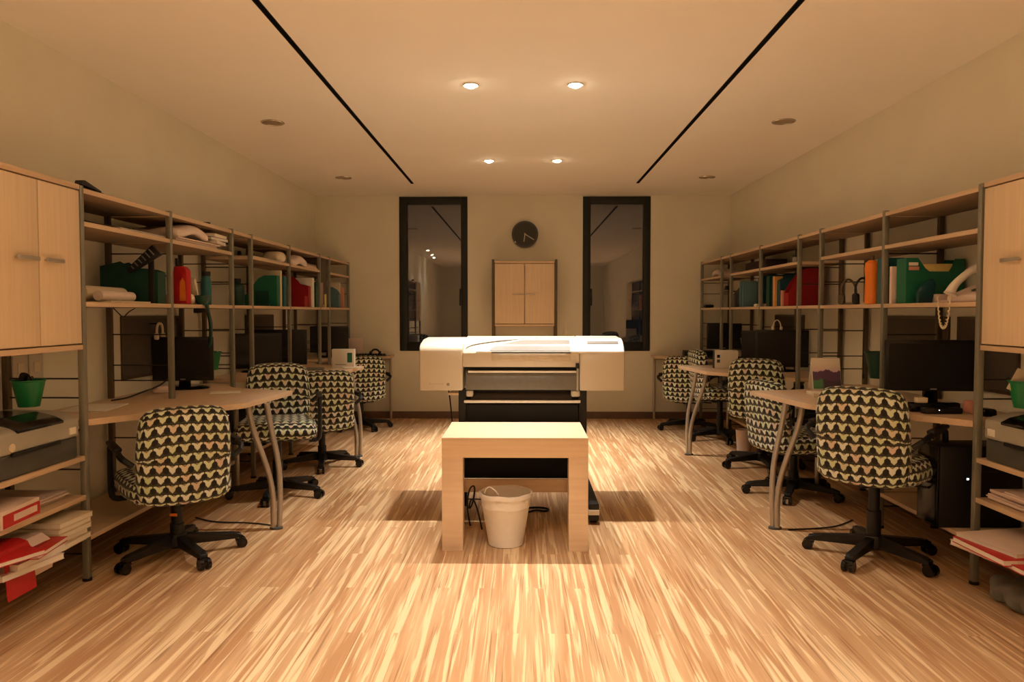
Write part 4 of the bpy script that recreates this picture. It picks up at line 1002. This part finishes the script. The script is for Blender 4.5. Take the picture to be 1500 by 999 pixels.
for i in range(4):
    for j in range(3): q.box((X_(s, .06+.03*i), 3.40+.025*j, ZSH+.055+.0105*i*1.2), (.016, .016, .008), (0, -20, 0))
q.build('keypad', M_PDGREY, r, smooth=0)
r = file_holder(s, 3.99, .10, UCUT, M_TGREEN, 'large green magazine file with a scooped top on the first right shelf', d0=.0, inner=(.205, M_YEL))
MB().b2((X_(s, .012), 3.937, ZSH+.195), (X_(s, .06), 3.9395, ZSH+.212)).build('label_strip', M_PAPER, r); MB().b2((X_(s, .012), 3.937, ZSH+.172), (X_(s, .065), 3.9395, ZSH+.190)).build('label_strip', M_PINK, r)
tag(MB().prism([(X_(s, .025), ZSH), (X_(s, .022), ZSH+.05), (X_(s, .04), ZSH+.085), (X_(s, .07), ZSH+.105), (X_(s, .10), ZSH+.125), (X_(s, .115), ZSH+.09), (X_(s, .10), ZSH+.05), (X_(s, .095), ZSH)], 3.86, 3.89, 'y', .004).build('tape_holder', M_DTEAL), 'dark teal rounded holder in front of the large green file', 'tape holder')
tag(MB().b2((X_(s, .10), 3.83, ZSH), (X_(s, .22), 3.90, ZSH+.045), .003).build('pink_carton', M_PAPERP), 'small pale pink carton in front of the green file', 'carton')
sheets('paper_stack', X_(s, .18), 3.72, ZSH, .20, .18, 3, .004, .006, M_PAPERP, 'pinkish notes behind the telephone on the first right shelf')
tag(MB().b2((X_(s, .205), 3.80, ZSH), (X_(s, .27), 3.86, ZSH+.04), .01).build('teal_dish', M_DTEAL), 'small teal dish behind the telephone', 'dish')
book(s, 4.10, .025, .20, .10, M_PAPERP, 'pale book between the post and the green file', 0, .0)
file_holder(s, 4.19+.05, .06, [(0, 0), (0, .255), (.12, .255), (.15, .22), (.15, 0)], M_TEAL, 'teal magazine file beside the second right post')
# --- right, second bay
r = root('bottle', (X_(s, .03), 4.30, ZSH), 'tall orange bottle on the second right shelf', 'bottle', group='bottles on shelves')
MB().lathe([(0, 0), (.034, 0), (.038, .01), (.036, .08), (.034, .14), (.039, .20), (.036, .235), (.018, .25), (0, .25)], (X_(s, .005), 4.335, ZSH), 24).build('body', M_ORANGE, r)
MB().lathe([(0, .248), (.012, .248), (.012, .275), (0, .275)], (X_(s, .005), 4.335, ZSH), 16).build('cap', M_POSTD, r)
for k, (yy, mm, t) in enumerate(((4.55, M_CABLE, 'black headset standing on the second right shelf'), (4.75, M_POSTD, 'brown-grey headset standing on the second right shelf'))):
    r = root('headset', (X_(s, .06), yy, ZSH), t, 'headset')
    MB().tube([(X_(s, .01), yy, ZSH+.03), (X_(s, .005), yy, ZSH+.12), (X_(s, .05), yy, ZSH+.17), (X_(s, .10), yy, ZSH+.12), (X_(s, .10), yy, ZSH+.03)], .007, 8, 2).build('headband', mm, r)
    for d_ in (.01, .10): MB().rbox((X_(s, d_), yy, ZSH+.034), (.03, .06, .066), .014, 5).build('ear_pad', mm, r)
sheets('paper_stack', X_(s, .08), 4.43, ZSH, .16, .08, 3, .004, .004, M_PAPER, 'small paper pile beside the orange bottle')
sheets('paper_stack', X_(s, .16), 4.90, ZSH, .20, .14, 4, .004, .006, M_PAPER2, 'cream papers at the end of the second right shelf')
tag(MB().b2((X_(s, .05), 3.66, ZM[s]+.0005), (X_(s, .26), 3.9, ZM[s]+.008), .002).build('thin_folder', M_PAPERP), 'thin pale folder on the upper first right shelf', 'folder')
# --- right, gap and third bay
file_holder(s, 5.73, .10, SWEEP, M_DRED, 'dark red swept magazine file on the third right shelf', inner=(.09, M_RED))
book(s, 5.815, .03, .12, .06, M_PINK, 'short pinkish book beside the swept red file on the right', 0, .0)
file_holder(s, 5.90, .07, [(0, 0), (0, .20), (.10, .25), (.26, .25), (.26, 0)], M_DTEAL, 'dark teal magazine file on the third right shelf')
book(s, 5.975, .035, .235, .06, mat('amber_card', (226, 164, 96), .6), 'orange book standing at the edge of the third right shelf', 0, -.005)
file_holder(s, 6.06, .08, [(0, 0), (0, .24), (.1, .26), (.26, .25), (.26, 0)], M_DTEAL, 'blue-green box file near the end of the third right shelf', d0=.02)
file_holder(s, 6.20, .08, [(0, 0), (0, .25), (.26, .27), (.26, 0)], M_DGREEN, 'dark green box file at the end of the third right shelf', d0=.02)
tag(MB().box((X_(s, .05), 5.99+.27, ZSH+.012), (.06, .03, .02), None, .003).build('pink_eraser', M_PINK), 'small pink block at the end of the third right shelf', 'block')
bottle(X_(s, .2), 6.10, ZM[s]+.0005, .02, .09, M_PAPER, M_PDGREY, 'small pale jar on the upper third right shelf', .7, 'small_jar')
# --- right, fourth bay
file_holder(s, 6.48, .10, [(0, 0), (0, .25), (.1, .28), (.26, .25), (.26, 0)], M_DTEAL, 'dark teal box file at the start of the fourth right shelf', d0=.04)
for k in range(2): book(s, 6.83+.09*k, .03, .235, .12, M_BLUEG, ('pale blue-grey book on the fourth right shelf, nearer', 'pale blue-grey book on the fourth right shelf, farther')[k], 0, .0)
sheets('paper_stack', X_(s, .04), 6.41, ZSH, .12, .08, 4, .006, .006, M_PAPER, 'small stack of cards at the start of the fourth right shelf')
tag(MB().rbox((X_(s, .08), 7.0, ZSH+.05), (.14, .16, .10), .045, 6).build('black_pouch', M_BLK), 'black rounded pouch on the fourth right shelf', 'pouch')
file_holder(s, 7.13, .06, [(0, 0), (0, .12), (.05, .18), (.1, .24), (.24, .24), (.24, 0)], M_PDGREY, 'dark grey file at the end of the fourth right shelf')
tag(MB().b2((X_(s, .1), 6.5, ZM[s]+.0005), (X_(s, .28), 7.1, ZM[s]+.09), .006).build('dark_storage_case', mat('dark_mauve', (60, 46, 50), .7)), 'long dark case on the upper fourth right shelf', 'case')
tag(MB().rbox((X_(s, .14), 7.9, ZM[s]+.035), (.22, .4, .06), .028, 8, drape).build('folded_cloth', M_CLOTH), 'pale crumpled cloth on the upper farthest right shelf', 'cloth')
r = root('hook_lamp', (X_(s, .05), 7.36, ZSH), 'small dark clip lamp in the narrow gap before the last right bay', 'lamp')
MB().tube([(X_(s, .05), 7.36, ZSH+.001), (X_(s, .05), 7.36, ZSH+.14), (X_(s, .01), 7.36, ZSH+.19)], .008, 8, 1).build('lamp_arm', M_BLK, r)
MB().lathe([(0, 0), (.03, .0), (.015, .04), (0, .04)], (X_(s, .0), 7.36, ZSH+.17)).build('lamp_shade', M_BLK, r)
tag(MB().rbox((X_(s, .05), 8.28, ZSH+.018), (.1, .1, .035), .016, 5).build('black_puck', M_BLK), 'small black disc on the farthest right shelf', 'disc')
# hanging things under the right shelf, dark board and white figures above second monitor
r = root('headset', (X_(s, .20), 6.05, 1.06), 'pale headset laid over the top of the second right monitor', 'headset')
MB().tube([(2.02, 6.085, 1.066), (2.03, 6.085, 1.12), (2.055, 6.09, 1.14), (2.08, 6.09, 1.12), (2.09, 6.09, 1.068)], .005, 8, 2).build('headband', M_PAPER2, r)
for xx in (2.02, 2.09): MB().box((xx, 6.09, 1.07), (.02, .025, .03), None, .008).build('ear_pad', M_PAPER2, r)
r = root('cable_loop', (X_(s, .10), 4.70, 1.0), 'dark charging cable hanging below the second right shelf', 'cable')
MB().tube([(X_(s, .1), 4.62, ZS-.024), (X_(s, .1), 4.63, 1.10), (X_(s, .1), 4.64, .95), (X_(s, .1), 4.63, .82)], .003, 6, 2).build('cord', M_CABLE, r)
MB().cyl((X_(s, .1), 4.63, .82), (X_(s, .1), 4.63, .79), .006).build('plug', M_BLK, r)

# ------------------------------------------------------------------ world, camera
w = bpy.data.worlds.new('night'); SC.world = w; w.use_nodes = True
w.node_tree.nodes['Background'].inputs[0].default_value = (.01, .01, .01, 1); w.node_tree.nodes['Background'].inputs[1].default_value = .3
cam = bpy.data.cameras.new('camera'); co = bpy.data.objects.new('camera', cam); COL.objects.link(co); SC.camera = co
cam.sensor_width = 36; cam.lens = 36*1100/1500; cam.clip_start = .05
pitch = math.atan((499.5-457)/1100); yaw = math.atan(15/math.hypot(1100, 42.5))
co.location = (0, 0, 1.2); co.rotation_euler = (R(90)-pitch, 0, yaw)
vs = SC.view_settings; vs.view_transform = 'Standard'; vs.look = 'None'; vs.gamma = 1; vs.use_curve_mapping = False; vs.exposure = .76
